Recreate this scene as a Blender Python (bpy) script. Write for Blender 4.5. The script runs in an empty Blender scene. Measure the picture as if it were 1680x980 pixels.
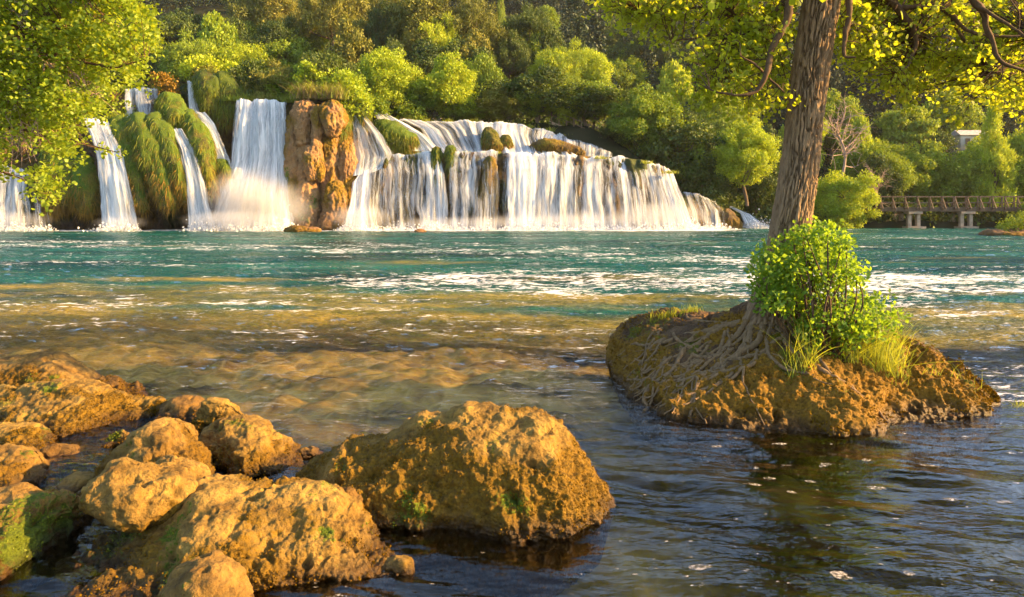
import bpy, math, random, time
_T0 = time.time()
def lap(s): print('LAP', s, round(time.time() - _T0, 1), flush=True)
import numpy as np

# ------------------------------------------------------------------ camera, world, sun, exposure
SC = bpy.context.scene
COL = SC.collection
FPX, CX, HY, CAMZ = 1120.0, 840.0, 345.0, 1.6
cam_data = bpy.data.cameras.new("camera")
cam = bpy.data.objects.new("camera", cam_data)
COL.objects.link(cam)
cam.location = (0, 0, CAMZ)
cam.rotation_euler = (math.radians(90), 0, 0)
cam_data.sensor_width = 36.0
cam_data.lens = 24.0
cam_data.shift_y = -(490.0 - HY) / 1680.0
cam_data.clip_start = 0.05
cam_data.clip_end = 3000
SC.camera = cam

SUN_DIR = np.array([0.93, -0.06, 0.36]); SUN_DIR /= np.linalg.norm(SUN_DIR)   # towards the sun
world = bpy.data.worlds.new("World"); SC.world = world
world.use_nodes = True
wn = world.node_tree.nodes; wl = world.node_tree.links
sky = wn.new("ShaderNodeTexSky"); sky.sky_type = 'NISHITA'; sky.sun_disc = False
sky.sun_elevation = math.asin(SUN_DIR[2])
sky.sun_rotation = math.atan2(SUN_DIR[0], SUN_DIR[1])
sky.air_density = 1.0; sky.dust_density = 1.2; sky.ozone_density = 1.0
bg = wn["Background"]; bg.inputs[1].default_value = 0.11
wl.new(sky.outputs[0], bg.inputs[0])

sd = bpy.data.lights.new("sun", 'SUN'); sd.energy = 5.0; sd.angle = math.radians(0.6)
sd.color = (1.0, 0.61, 0.20)
sun = bpy.data.objects.new("sun", sd); COL.objects.link(sun)
from mathutils import Vector
sun.rotation_euler = Vector(SUN_DIR.tolist()).to_track_quat('Z', 'Y').to_euler()
sun.location = (30, -20, 30)

vs = SC.view_settings
SC.display_settings.display_device = 'sRGB'
vs.view_transform = 'Standard'; vs.look = 'None'; vs.gamma = 1; vs.use_curve_mapping = False
vs.exposure = 2.0
cy = SC.cycles
cy.max_bounces = 8; cy.diffuse_bounces = 3; cy.glossy_bounces = 3; cy.transmission_bounces = 3
cy.transparent_max_bounces = 24; cy.volume_bounces = 1
cy.use_adaptive_sampling = True; cy.adaptive_threshold = 0.02
cy.use_denoising = True
cy.sample_clamp_indirect = 6; cy.caustics_reflective = False; cy.caustics_refractive = False

# ------------------------------------------------------------------ helpers
rng = np.random.default_rng(7)

def P(px, py, Y):
    return np.array([(px - CX) / FPX * Y, Y, CAMZ + (HY - py) / FPX * Y])

def gy(py):            # distance at which the water plane shows at pixel row py
    return CAMZ * FPX / (py - HY)

def _hash(i, j, k, s):
    n = (i.astype(np.uint32) * np.uint32(374761393) + j.astype(np.uint32) * np.uint32(668265263)
         + k.astype(np.uint32) * np.uint32(2246822519) + np.uint32((s * 3266489917) & 0xffffffff))
    n = (n ^ (n >> np.uint32(13))) * np.uint32(1274126177)
    n = (n ^ (n >> np.uint32(16))) * np.uint32(2654435761)
    return n ^ (n >> np.uint32(15))

def noise3(p, seed=0):
    p = np.asarray(p, dtype=np.float64).reshape(-1, 3)
    f = np.floor(p); i = f.astype(np.int64); t = p - f
    w = t * t * t * (t * (t * 6 - 15) + 10)
    out = np.zeros(len(p))
    for dx in (0, 1):
        wx = w[:, 0] if dx else 1 - w[:, 0]
        for dy in (0, 1):
            wy = w[:, 1] if dy else 1 - w[:, 1]
            for dz in (0, 1):
                wz = w[:, 2] if dz else 1 - w[:, 2]
                h = _hash(i[:, 0] + dx, i[:, 1] + dy, i[:, 2] + dz, seed)
                a = (h & np.uint32(1023)).astype(float) / 511.5 - 1
                b = ((h >> np.uint32(10)) & np.uint32(1023)).astype(float) / 511.5 - 1
                c = ((h >> np.uint32(20)) & np.uint32(1023)).astype(float) / 511.5 - 1
                out += wx * wy * wz * (a * (t[:, 0] - dx) + b * (t[:, 1] - dy) + c * (t[:, 2] - dz))
    return out

def fbm(p, octaves=4, seed=0, gain=0.5, lac=2.03):
    p = np.asarray(p, dtype=np.float64).reshape(-1, 3)
    a = 1.0; s = np.zeros(len(p))
    for o in range(octaves):
        s += a * noise3(p + o * 17.3, seed + o); p = p * lac; a *= gain
    return s

def worley(p, seed=0):
    p = np.asarray(p, dtype=np.float64).reshape(-1, 3)
    i = np.floor(p).astype(np.int64)
    best = np.full(len(p), 9.0)
    for dx in (-1, 0, 1):
        for dy in (-1, 0, 1):
            for dz in (-1, 0, 1):
                c = i + np.array([dx, dy, dz])
                h = _hash(c[:, 0], c[:, 1], c[:, 2], seed)
                f = np.stack([(h & np.uint32(1023)), ((h >> np.uint32(10)) & np.uint32(1023)), ((h >> np.uint32(20)) & np.uint32(1023))], 1) / 1023.0
                d = ((c + f - p) ** 2).sum(1)
                best = np.minimum(best, d)
    return np.sqrt(best)

def sstep(a, b, x):
    t = np.clip((np.asarray(x, float) - a) / (b - a), 0, 1)
    return t * t * (3 - 2 * t)

def tag(o, label=None, cat=None, group=None, kind=None):
    if label: o["label"] = label
    if cat: o["category"] = cat
    if group: o["group"] = group
    if kind: o["kind"] = kind
    return o

def mesh_obj(name, V, F, mat, parent=None, smooth=True, attrs=None, uv=None):
    """V (n,3); F int array (m,3|4) or list of such arrays"""
    if not isinstance(F, (list, tuple)): F = [F]
    F = [np.asarray(f, dtype=np.int32) for f in F if len(f)]
    me = bpy.data.meshes.new(name)
    V = np.ascontiguousarray(V, dtype=np.float32)
    loops = np.concatenate([f.ravel() for f in F])
    tot = np.concatenate([np.full(len(f), f.shape[1], dtype=np.int32) for f in F])
    start = np.concatenate([[0], np.cumsum(tot)[:-1]]).astype(np.int32)
    me.vertices.add(len(V)); me.vertices.foreach_set("co", V.ravel())
    me.loops.add(len(loops)); me.loops.foreach_set("vertex_index", loops)
    me.polygons.add(len(tot)); me.polygons.foreach_set("loop_start", start)
    me.polygons.foreach_set("loop_total", tot)
    me.polygons.foreach_set("use_smooth", np.full(len(tot), smooth))
    if uv is not None:
        l = me.uv_layers.new(name="UVMap")
        l.data.foreach_set("uv", np.ascontiguousarray(np.asarray(uv, dtype=np.float32)[loops]).ravel())
    for k, a in (attrs or {}).items():
        at = me.attributes.new(k, 'FLOAT', 'POINT')
        at.data.foreach_set("value", np.ascontiguousarray(a, dtype=np.float32).ravel())
    me.update(calc_edges=True)
    me.materials.append(mat)
    o = bpy.data.objects.new(name, me); COL.objects.link(o)
    if parent is not None: o.parent = parent
    return o

def empty(name, loc=(0, 0, 0)):
    o = bpy.data.objects.new(name, None); COL.objects.link(o)
    o.location = [float(c) for c in loc]; o.empty_display_size = 0.2
    return o

def local(V, root):
    return np.asarray(V) - np.array(root.location)[None, :]

def grid_faces(nu, nv, wrap_u=False, wrap_v=False, off=0):
    iu = np.arange(nu if wrap_u else nu - 1); iv = np.arange(nv if wrap_v else nv - 1)
    A, B = np.meshgrid(iu, iv, indexing='ij')
    A2, B2 = (A + 1) % nu, (B + 1) % nv
    return (np.stack([A * nv + B, A2 * nv + B, A2 * nv + B2, A * nv + B2], -1).reshape(-1, 4) + off).astype(np.int32)

def grid_normals(G):
    du = np.gradient(G, axis=0); dv = np.gradient(G, axis=1)
    n = np.cross(du, dv); l = np.linalg.norm(n, axis=2, keepdims=True)
    return n / np.maximum(l, 1e-9)

def resample(pts, n):
    pts = np.asarray(pts, float)
    if len(pts) > 2:      # catmull-rom
        Q = np.vstack([2 * pts[0] - pts[1], pts, 2 * pts[-1] - pts[-2]])
        out = []
        m = len(pts) - 1
        for t in np.linspace(0, m, n):
            i = min(int(t), m - 1); f = t - i
            a, b, c, d = Q[i], Q[i + 1], Q[i + 2], Q[i + 3]
            out.append(0.5 * ((2 * b) + (c - a) * f + (2 * a - 5 * b + 4 * c - d) * f * f + (3 * b - a - 3 * c + d) * f ** 3))
        return np.array(out)
    t = np.linspace(0, 1, n)[:, None]
    return pts[0] * (1 - t) + pts[-1] * t

def tube(path, radii, seg=8, wob=0.0, seed=0):
    path = np.asarray(path, float); n = len(path)
    radii = np.asarray(radii, float)
    T = np.gradient(path, axis=0); T /= np.maximum(np.linalg.norm(T, axis=1, keepdims=True), 1e-9)
    ref = np.array([0.0, 1.0, 0.05]) if abs(T[:, 1]).mean() < 0.8 else np.array([1.0, 0, 0.05])
    A = np.cross(T, ref); A /= np.maximum(np.linalg.norm(A, axis=1, keepdims=True), 1e-9)
    B = np.cross(T, A)
    th = np.linspace(0, 2 * math.pi, seg, endpoint=False)
    G = path[:, None, :] + radii[:, None, None] * (np.cos(th)[None, :, None] * A[:, None, :] + np.sin(th)[None, :, None] * B[:, None, :])
    if wob:
        nn = fbm(G.reshape(-1, 3) * wob, 3, seed).reshape(n, seg)
        G = path[:, None, :] + (G - path[:, None, :]) * (1 + 0.45 * nn[..., None])
    F = [grid_faces(n, seg, wrap_v=True)]
    V = np.vstack([G.reshape(-1, 3), path[:1], path[-1:]])
    k = np.arange(seg); k2 = (k + 1) % seg
    F.append(np.stack([k2, k, np.full(seg, n * seg)], 1)); F.append(np.stack([(n - 1) * seg + k, (n - 1) * seg + k2, np.full(seg, n * seg + 1)], 1))
    return V, F

def merge(parts):
    """parts: list of (V, [F...])"""
    Vs, F3, F4, off = [], [], [], 0
    for V, F in parts:
        for f in F:
            (F3 if f.shape[1] == 3 else F4).append(f + off)
        Vs.append(V); off += len(V)
    out = []
    if F4: out.append(np.vstack(F4))
    if F3: out.append(np.vstack(F3))
    return np.vstack(Vs), out

def box(c, s, rz=0.0):
    c = np.asarray(c, float); s = np.asarray(s, float) / 2
    v = np.array([[x, y, z] for x in (-1, 1) for y in (-1, 1) for z in (-1, 1)], float) * s
    R = np.array([[math.cos(rz), -math.sin(rz), 0], [math.sin(rz), math.cos(rz), 0], [0, 0, 1]])
    v = v @ R.T + c
    f = np.array([[0, 1, 3, 2], [4, 6, 7, 5], [0, 4, 5, 1], [2, 3, 7, 6], [0, 2, 6, 4], [1, 5, 7, 3]])
    return v, [f]

def bar(a, b, w, h):
    a = np.asarray(a, float); b = np.asarray(b, float)
    d = b - a; d /= np.linalg.norm(d)
    up = np.array([0, 0, 1.0]) if abs(d[2]) < 0.9 else np.array([0, 1.0, 0])
    s = np.cross(d, up); s /= np.linalg.norm(s); u = np.cross(s, d)
    v = np.array([p + s * w / 2 * i + u * h / 2 * j for p in (a, b) for i in (-1, 1) for j in (-1, 1)])
    f = np.array([[0, 1, 3, 2], [4, 6, 7, 5], [0, 4, 5, 1], [2, 3, 7, 6], [0, 2, 6, 4], [1, 5, 7, 3]])
    return v, [f]

def unit(v):
    return v / np.maximum(np.linalg.norm(v, axis=-1, keepdims=True), 1e-9)

LEAF = {
    'rhomb': (np.array([[0, 0, 0], [.42, .5, .06], [0, 1, 0], [-.42, .5, .06]]), np.array([[0, 1, 2, 3]])),
    'round': (np.array([[0, 0, 0], [.30, .22, .07], [.46, .55, .09], [.28, .88, .05], [0, 1, -.04], [-.28, .88, .05], [-.46, .55, .09], [-.30, .22, .07], [0, .5, 0]]),
              np.array([[0, 1, 2, 8], [8, 2, 3, 4], [8, 4, 5, 6], [0, 8, 6, 7]])),
    'needle': (np.array([[0, 0, 0], [.10, .5, .0], [0, 1, 0], [-.10, .5, .0]]), np.array([[0, 1, 2, 3]])),
}

def leaves(pos, axis, nrm, size, shape='rhomb', r=None):
    """arrays of leaf origin, growing axis, approximate normal and size -> V,F,tint"""
    r = r or rng
    T, TF = LEAF[shape]
    n = len(pos); axis = unit(axis)
    nrm = nrm - (nrm * axis).sum(1, keepdims=True) * axis
    nrm = unit(nrm); side = np.cross(axis, nrm)
    size = np.broadcast_to(size, (n,))[:, None, None]
    V = pos[:, None, :] + size * (T[None, :, 0:1] * side[:, None, :] + T[None, :, 1:2] * axis[:, None, :] + T[None, :, 2:3] * nrm[:, None, :])
    k = len(T)
    F = (TF[None] + (np.arange(n) * k)[:, None, None]).reshape(-1, 4)
    tint = np.repeat(r.random(n), k)
    return V.reshape(-1, 3), F, tint

def blades(pos, direction, length, width, bend, r=None, seg=4):
    """curved tapering blades: pos (n,3), direction (n,3); bend vector (n,3) added with t^2"""
    r = r or rng
    n = len(pos)
    direction = unit(direction)
    side = unit(np.cross(direction, unit(r.normal(size=(n, 3)))))
    t = np.linspace(0, 1, seg)
    length = np.broadcast_to(length, (n,)); width = np.broadcast_to(width, (n,))
    C = pos[:, None, :] + direction[:, None, :] * (length[:, None] * t)[..., None] + bend[:, None, :] * (length[:, None] * t ** 2)[..., None]
    w = (width[:, None] * (1 - t ** 1.5 * 0.95))[..., None] * side[:, None, :]
    V = np.stack([C - w, C + w], 2).reshape(-1, 3)       # n,seg,2
    base = np.arange(n)[:, None] * seg * 2 + np.arange(seg - 1)[None, :] * 2
    F = np.stack([base, base + 1, base + 3, base + 2], -1).reshape(-1, 4)
    tint = np.repeat(r.random(n), seg * 2)
    return V, F, tint

def in_poly(x, y, poly):
    c = np.zeros(len(x), bool); n = len(poly)
    for i in range(n):
        x1, y1 = poly[i]; x2, y2 = poly[i - 1]
        cond = ((y1 > y) != (y2 > y)) & (x < (x2 - x1) * (y - y1) / ((y2 - y1) + 1e-12) + x1)
        c ^= cond
    return c

def sample_poly(poly, n, r):
    a = np.array(poly, float); lo = a.min(0); hi = a.max(0); out = np.zeros((0, 2))
    while len(out) < n:
        q = lo + r.random((n * 2, 2)) * (hi - lo)
        out = np.vstack([out, q[in_poly(q[:, 0], q[:, 1], poly)]])
    return out[:n]

# ------------------------------------------------------------------ material helpers
class NT:
    def __init__(s, name):
        s.m = bpy.data.materials.new(name); s.m.use_nodes = True
        s.t = s.m.node_tree; s.t.nodes.clear()
        s.out = s.t.nodes.new("ShaderNodeOutputMaterial")
    def n(s, typ, **kw):
        nd = s.t.nodes.new("ShaderNode" + typ)
        for k, v in kw.items():
            if k.startswith('i_'):
                key = k[2:]
                key = int(key) if key.isdigit() else key.replace('_', ' ')
                s.set(nd.inputs[key], v)
            else: setattr(nd, k, v)
        return nd
    def set(s, inp, v):
        if isinstance(v, bpy.types.NodeSocket): s.t.links.new(v, inp)
        elif isinstance(v, bpy.types.Node): s.t.links.new(v.outputs[0], inp)
        else:
            if isinstance(v, tuple) and len(v) == 3 and inp.type == 'RGBA': v = v + (1,)
            inp.default_value = v
    def coord(s, scale=(1, 1, 1), which='Object', loc=(0, 0, 0)):
        tc = s.n("TexCoord"); mp = s.n("Mapping")
        s.t.links.new(tc.outputs[which], mp.inputs[0]); mp.inputs['Scale'].default_value = scale; mp.inputs['Location'].default_value = loc
        return mp.outputs[0]
    def worldpos(s, scale=(1, 1, 1)):
        g = s.n("NewGeometry"); mp = s.n("Mapping"); s.t.links.new(g.outputs['Position'], mp.inputs[0]); mp.inputs['Scale'].default_value = scale
        return mp.outputs[0]
    def noise(s, vec, scale=5, detail=4, rough=0.55, dist=0.0):
        nd = s.n("TexNoise"); s.t.links.new(vec, nd.inputs['Vector'])
        nd.inputs['Scale'].default_value = scale; nd.inputs['Detail'].default_value = detail
        nd.inputs['Roughness'].default_value = rough; nd.inputs['Distortion'].default_value = dist
        return nd.outputs[0]
    def ramp(s, fac, stops, interp='LINEAR'):
        r = s.n("ValToRGB"); s.t.links.new(fac, r.inputs[0]); e = r.color_ramp.elements; r.color_ramp.interpolation = interp
        while len(e) < len(stops): e.new(0.5)
        for el, (p, c) in zip(e, stops):
            el.position = p; el.color = (c, c, c, 1) if not isinstance(c, tuple) else c + (1,)
        return r.outputs[0]
    def mix(s, fac, a, b, mode='MIX'):
        m = s.n("MixRGB", blend_type=mode); s.set(m.inputs[0], fac); s.set(m.inputs[1], a); s.set(m.inputs[2], b)
        return m.outputs[0]
    def math(s, op, a, b=0.0, clamp=False):
        m = s.n("Math", operation=op, use_clamp=clamp); s.set(m.inputs[0], a); s.set(m.inputs[1], b)
        return m.outputs[0]
    def attr(s, name):
        a = s.n("Attribute", attribute_name=name); return a.outputs['Fac']
    def bump(s, h, strength=0.5, dist=0.02, normal=None):
        b = s.n("Bump"); s.t.links.new(h, b.inputs['Height']); b.inputs['Strength'].default_value = strength; b.inputs['Distance'].default_value = dist
        if normal: s.t.links.new(normal, b.inputs['Normal'])
        return b.outputs[0]
    def surf(s, sh):
        s.t.links.new(sh if isinstance(sh, bpy.types.NodeSocket) else sh.outputs[0], s.out.inputs[0]); return s.m

def leaf_mat(name, dark, light, trans, tmix=0.45, hue_jit=0.35, gloss=0.025):
    m = NT(name)
    t = m.attr("tint")
    oi = m.n("ObjectInfo")
    pos = m.noise(m.coord((1, 1, 1)), 0.9, 2)
    f = m.math('ADD', m.math('MULTIPLY', t, 0.6), m.math('MULTIPLY', pos, 0.5), True)
    c = m.mix(f, dark, light)
    v = m.math('MULTIPLY', m.math('SUBTRACT', oi.outputs['Random'], 0.5), hue_jit)
    hs = m.n("HueSaturation"); m.set(hs.inputs['Color'], c)
    m.set(hs.inputs['Value'], m.math('ADD', v, 1.0)); m.set(hs.inputs['Hue'], m.math('ADD', m.math('MULTIPLY', v, -0.08), 0.5))
    d = m.n("BsdfDiffuse"); m.set(d.inputs[0], hs.outputs[0])
    tr = m.n("BsdfTranslucent"); m.set(tr.inputs[0], m.mix(f, tuple(x * 0.6 for x in trans), trans))
    mx = m.n("MixShader"); mx.inputs[0].default_value = tmix; m.set(mx.inputs[1], d); m.set(mx.inputs[2], tr)
    g = m.n("BsdfGlossy"); g.inputs[0].default_value = (1, 1, 1, 1); g.inputs['Roughness'].default_value = 0.6
    m2 = m.n("MixShader"); m2.inputs[0].default_value = gloss; m.set(m2.inputs[1], mx); m.set(m2.inputs[2], g)
    return m.surf(m2)

def bark_mat(name, c1, c2, scale=1.0, disp_attr=False):
    m = NT(name)
    n1 = m.noise(m.coord((18 * scale, 18 * scale, 4 * scale)), 1, 5, 0.65, 0.4)
    n2 = m.noise(m.coord((60 * scale, 60 * scale, 20 * scale)), 1, 4)
    f = m.ramp(n1, [(0.3, 0.0), (0.7, 1.0)])
    if disp_attr: f = m.mix(0.8, f, m.attr("ridge"))
    c = m.mix(f, c1, c2)
    c = m.mix(m.math('MULTIPLY', n2, 0.5), c, tuple(x * 1.5 for x in c2))
    b = m.n("BsdfPrincipled", i_Roughness=0.9); m.set(b.inputs['Base Color'], c)
    m.set(b.inputs['Normal'], m.bump(m.math('ADD', n1, m.math('MULTIPLY', n2, 0.5)), 0.6, 0.01 / scale))
    b.inputs['Specular IOR Level'].default_value = 0.2
    return m.surf(b)

def rock_mat(name, stone1, stone2, moss, green, fine=1.0, wet=True):
    """moss / green / wet come from per-vertex masks, broken up by procedural noise"""
    m = NT(name)
    co = m.worldpos()
    n1 = m.noise(co, 5 * fine, 6, 0.62, 0.3); n2 = m.noise(co, 38 * fine, 5, 0.7); n3 = m.noise(co, 130 * fine, 3, 0.7)
    st = m.mix(m.ramp(n1, [(0.3, 0.0), (0.68, 1.0)]), stone1, stone2)
    st = m.mix(m.math('MULTIPLY', m.ramp(n2, [(0.35, 1.0), (0.5, 0.0)]), 0.55), st, tuple(x * 0.35 for x in stone1))
    ms = m.mix(m.ramp(n2, [(0.3, 0.0), (0.7, 1.0)]), tuple(x * 0.35 for x in moss), tuple(min(1, x * 1.5) for x in moss))
    gr = m.mix(m.ramp(n3, [(0.3, 0.0), (0.7, 1.0)]), tuple(x * 0.45 for x in green), tuple(x * 1.5 for x in green))
    def mk(at, k=0.9):
        s_ = m.math('ADD', m.attr(at), m.math('MULTIPLY', m.math('SUBTRACT', m.math('ADD', m.math('MULTIPLY', n1, .5), m.math('MULTIPLY', n2, .5)), 0.5), k))
        return m.ramp(s_, [(0.42, 0.0), (0.58, 1.0)])
    c = m.mix(mk("moss", 1.6), st, ms)
    c = m.mix(mk("green", 2.4), c, gr)
    oi = m.n('ObjectInfo'); hv = m.n('HueSaturation'); m.set(hv.inputs['Color'], c); m.set(hv.inputs['Value'], m.math('ADD', m.math('MULTIPLY', oi.outputs['Random'], 0.5), 0.72)); m.set(hv.inputs['Hue'], m.math('ADD', m.math('MULTIPLY', oi.outputs['Random'], 0.014), 0.492)); c = hv.outputs[0]
    w = m.attr("wet")
    c = m.mix(w, c, m.mix(1.0, c, (0.32, 0.26, 0.20), 'MULTIPLY'))
    b = m.n("BsdfPrincipled"); m.set(b.inputs['Base Color'], c)
    m.set(b.inputs['Roughness'], m.math('SUBTRACT', 0.92, m.math('MULTIPLY', w, 0.55)))
    b.inputs['Specular IOR Level'].default_value = 0.3
    h = m.math('ADD', m.math('MULTIPLY', n2, 1.0), m.math('MULTIPLY', n3, 0.45))
    m.set(b.inputs['Normal'], m.bump(h, 0.75, 0.02 / fine))
    return m.surf(b)

M = {}
M['leaf_near'] = leaf_mat("leaf_near", (0.09, 0.15, 0.008), (0.28, 0.34, 0.012), (0.80, 0.88, 0.03), 0.5, 0.0)
M['leaf_left'] = leaf_mat("leaf_left", (0.10, 0.18, 0.008), (0.28, 0.36, 0.012), (0.62, 0.70, 0.03), 0.45, 0.0)
M['leaf_yellow'] = leaf_mat("leaf_yellow", (0.13, 0.21, 0.006), (0.42, 0.50, 0.010), (0.62, 0.70, 0.02), 0.35)
M['leaf_mid'] = leaf_mat("leaf_mid", (0.05, 0.11, 0.005), (0.25, 0.34, 0.008), (0.40, 0.48, 0.015), 0.3)
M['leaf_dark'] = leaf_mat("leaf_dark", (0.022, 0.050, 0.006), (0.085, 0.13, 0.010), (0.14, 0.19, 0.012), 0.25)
M['leaf_pine'] = leaf_mat("leaf_pine", (0.09, 0.11, 0.010), (0.24, 0.23, 0.018), (0.25, 0.24, 0.02), 0.2)
M['leaf_far'] = leaf_mat("leaf_far", (0.008, 0.024, 0.012), (0.026, 0.050, 0.016), (0.03, 0.04, 0.02), 0.2)  # shade on the far hill is put into this dark leaf colour
M['leaf_bush'] = leaf_mat("leaf_bush", (0.05, 0.13, 0.006), (0.17, 0.29, 0.012), (0.45, 0.66, 0.03), 0.5, 0.0)
M['grass'] = leaf_mat("grass", (0.10, 0.17, 0.008), (0.28, 0.32, 0.02), (0.6, 0.62, 0.04), 0.45, 0.0)
M['dry_grass'] = leaf_mat("dry_grass", (0.20, 0.14, 0.05), (0.42, 0.31, 0.12), (0.4, 0.3, 0.1), 0.35, 0.0)
M['hang_moss'] = leaf_mat("hang_moss", (0.06, 0.10, 0.004), (0.24, 0.26, 0.010), (0.28, 0.30, 0.02), 0.3, 0.0, 0.02)
M['hang_ochre'] = leaf_mat("hang_ochre", (0.12, 0.065, 0.008), (0.36, 0.21, 0.015), (0.35, 0.22, 0.02), 0.25, 0.0, 0.02)
M['crumb'] = leaf_mat('moss_crumb', (0.085, 0.045, 0.005), (0.23, 0.125, 0.010), (0.2, 0.12, 0.01), 0.2, 0.0, 0.0)
M['bark'] = bark_mat("bark", (0.014, 0.008, 0.004), (0.27, 0.18, 0.10), 1.0, True)
M['bark_branch'] = bark_mat("bark_branch", (0.03, 0.018, 0.01), (0.13, 0.08, 0.045), 1.6)
M['bark_far'] = bark_mat("bark_far", (0.04, 0.027, 0.018), (0.16, 0.11, 0.07), 0.15)
M['root'] = bark_mat("root", (0.06, 0.035, 0.016), (0.24, 0.155, 0.08), 2.0)
M['dead_wood'] = bark_mat("dead_wood", (0.20, 0.13, 0.10), (0.38, 0.27, 0.21), 1.0)
M['rock'] = rock_mat("limestone_boulder", (0.090, 0.046, 0.007), (0.34, 0.20, 0.045), (0.13, 0.068, 0.004), (0.075, 0.10, 0.004))
M['islet'] = rock_mat("islet_crust", (0.08, 0.045, 0.020), (0.22, 0.135, 0.06), (0.26, 0.145, 0.010), (0.12, 0.125, 0.006), 1.2)
M['tufa'] = rock_mat("tufa", (0.20, 0.10, 0.04), (0.44, 0.26, 0.11), (0.20, 0.12, 0.012), (0.10, 0.13, 0.012), 0.16)
M['cliff'] = rock_mat("cliff_rock", (0.07, 0.045, 0.022), (0.20, 0.13, 0.07), (0.17, 0.11, 0.016), (0.06, 0.08, 0.010), 0.16)
M['mossbody'] = rock_mat("moss_bed", (0.06, 0.06, 0.015), (0.12, 0.10, 0.02), (0.13, 0.12, 0.012), (0.07, 0.11, 0.008), 0.25)

# ------------------------------------------------------------------ the river bed
def bed_z(x, y):
    d = 0.30 + 0.0 * x
    y = y + 2.2 * fbm(np.stack([np.ravel(x), np.ravel(y), 0 * np.ravel(x)], 1) * [0.22, 0.4, 1], 3, 91).reshape(np.shape(x)) * sstep(5, 8, y)
    d = d + 2.6 * sstep(7.6, 18, y + 0.15 * x)
    d = d + 0.14 * sstep(0.2, 2.2, x) * sstep(7.0, 4.5, y)
    d = d + 0.22 * sstep(2.8, 2.0, y)
    d = d - 0.12 * sstep(-0.6, -2.0, x) * sstep(7.5, 5.0, y)
    shelf = np.exp(-((x + 0.6) / 1.9) ** 2 - ((y - 6.6) / 1.5) ** 2)
    d = d * (1 - shelf) + 0.10 * shelf
    return -d

def build_bed():
    rows = np.concatenate([np.geomspace(0.8, 16, 420), np.linspace(16.4, 64, 60)])
    s = np.linspace(-1.7, 1.7, 520)
    X = s[None, :] * (rows[:, None] + 1.5); Y = np.repeat(rows[:, None], len(s), 1)
    z = bed_z(X, Y)
    p = np.stack([X, Y, 0 * X], -1).reshape(-1, 3)
    w = worley(p * 3.2, 4).reshape(X.shape); w2 = worley(p * 7.5 + 9, 5).reshape(X.shape)
    n = fbm(p * 1.1, 4, 6).reshape(X.shape)
    z = z + 0.055 * n + 0.13 * (0.6 - w) + 0.045 * (0.6 - w2)
    z = np.minimum(z, -0.03)
    m = NT("river_bed_stone"); co = m.worldpos()
    wv = m.noise(co, 3.0, 5, 0.6, 0.8)
    sunlit_sand = m.attr('sunlit_sand')
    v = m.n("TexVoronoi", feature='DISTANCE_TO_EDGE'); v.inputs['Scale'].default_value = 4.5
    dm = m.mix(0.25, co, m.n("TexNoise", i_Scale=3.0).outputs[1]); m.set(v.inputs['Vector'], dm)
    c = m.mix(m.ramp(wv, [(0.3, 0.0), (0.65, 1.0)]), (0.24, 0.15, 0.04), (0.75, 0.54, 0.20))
    c = m.mix(m.math('MULTIPLY', m.ramp(v.outputs[0], [(0.0, 1.0), (0.10, 0.0)]), 0.6), c, (0.85, 0.65, 0.32))  # pale web put into the bed colour to imitate sun caustics
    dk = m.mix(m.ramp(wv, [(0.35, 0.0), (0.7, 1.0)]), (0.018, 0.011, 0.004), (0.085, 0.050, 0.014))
    c = m.mix(sunlit_sand, dk, c)
    b = m.n("BsdfDiffuse"); m.set(b.inputs[0], c)
    mat = m.surf(b)
    sv = np.exp(-((X + 0.7) / 1.9) ** 2 - ((Y - 6.6) / 1.3) ** 2) + 0.8 * np.exp(-((X - 0.5) / 0.5) ** 2 - ((Y - 3.7) / 0.5) ** 2) + 0.40 * sstep(0, -2, X) * sstep(4.5, 6, Y) + 0.7 * sstep(6.8, 8.0, Y)  # sand mask with the sunlit patch of the shelf put into its brightness
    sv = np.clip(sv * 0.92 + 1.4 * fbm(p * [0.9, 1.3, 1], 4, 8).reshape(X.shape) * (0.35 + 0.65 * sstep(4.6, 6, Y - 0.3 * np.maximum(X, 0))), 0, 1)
    o = mesh_obj("riverbed", np.stack([X, Y, z], -1).reshape(-1, 3), grid_faces(len(rows), len(s))[:, ::-1], mat, attrs={'sunlit_sand': sv.ravel()})
    tag(o, "ochre stony river bed seen through the shallow water", kind="structure")
build_bed()

# ------------------------------------------------------------------ the river surface
def wave_z(x, y):
    p = np.stack([np.ravel(x), np.ravel(y), 0 * np.ravel(x)], 1)
    calm = sstep(4.6, 2.6, p[:, 1]) * 0.30
    calm2 = 1 - calm * sstep(-0.5, 1.5, p[:, 0])
    # long ripples run slightly diagonal
    q = p @ np.array([[0.9, 0.25, 0], [-0.25, 1.0, 0], [0, 0, 1.0]])
    near = sstep(9, 5, p[:, 1])
    a = 0.062 * fbm(q * [0.9, 2.2, 1], 3, 21) * (1 - 0.25 * near)
    b = 0.032 * fbm(q * [2.6, 6.5, 1] + 5, 3, 22) * (0.22 + 0.78 * (1 - near))
    c = 0.021 * near * fbm(q * [1.5, 5.0, 1] + 8, 3, 23)
    far = 0.05 * sstep(10, 30, p[:, 1]) * fbm(q * [0.8, 1.6, 1] + 11, 3, 24)
    return ((a + b + c) * calm2 + far).reshape(np.shape(x))

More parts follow.
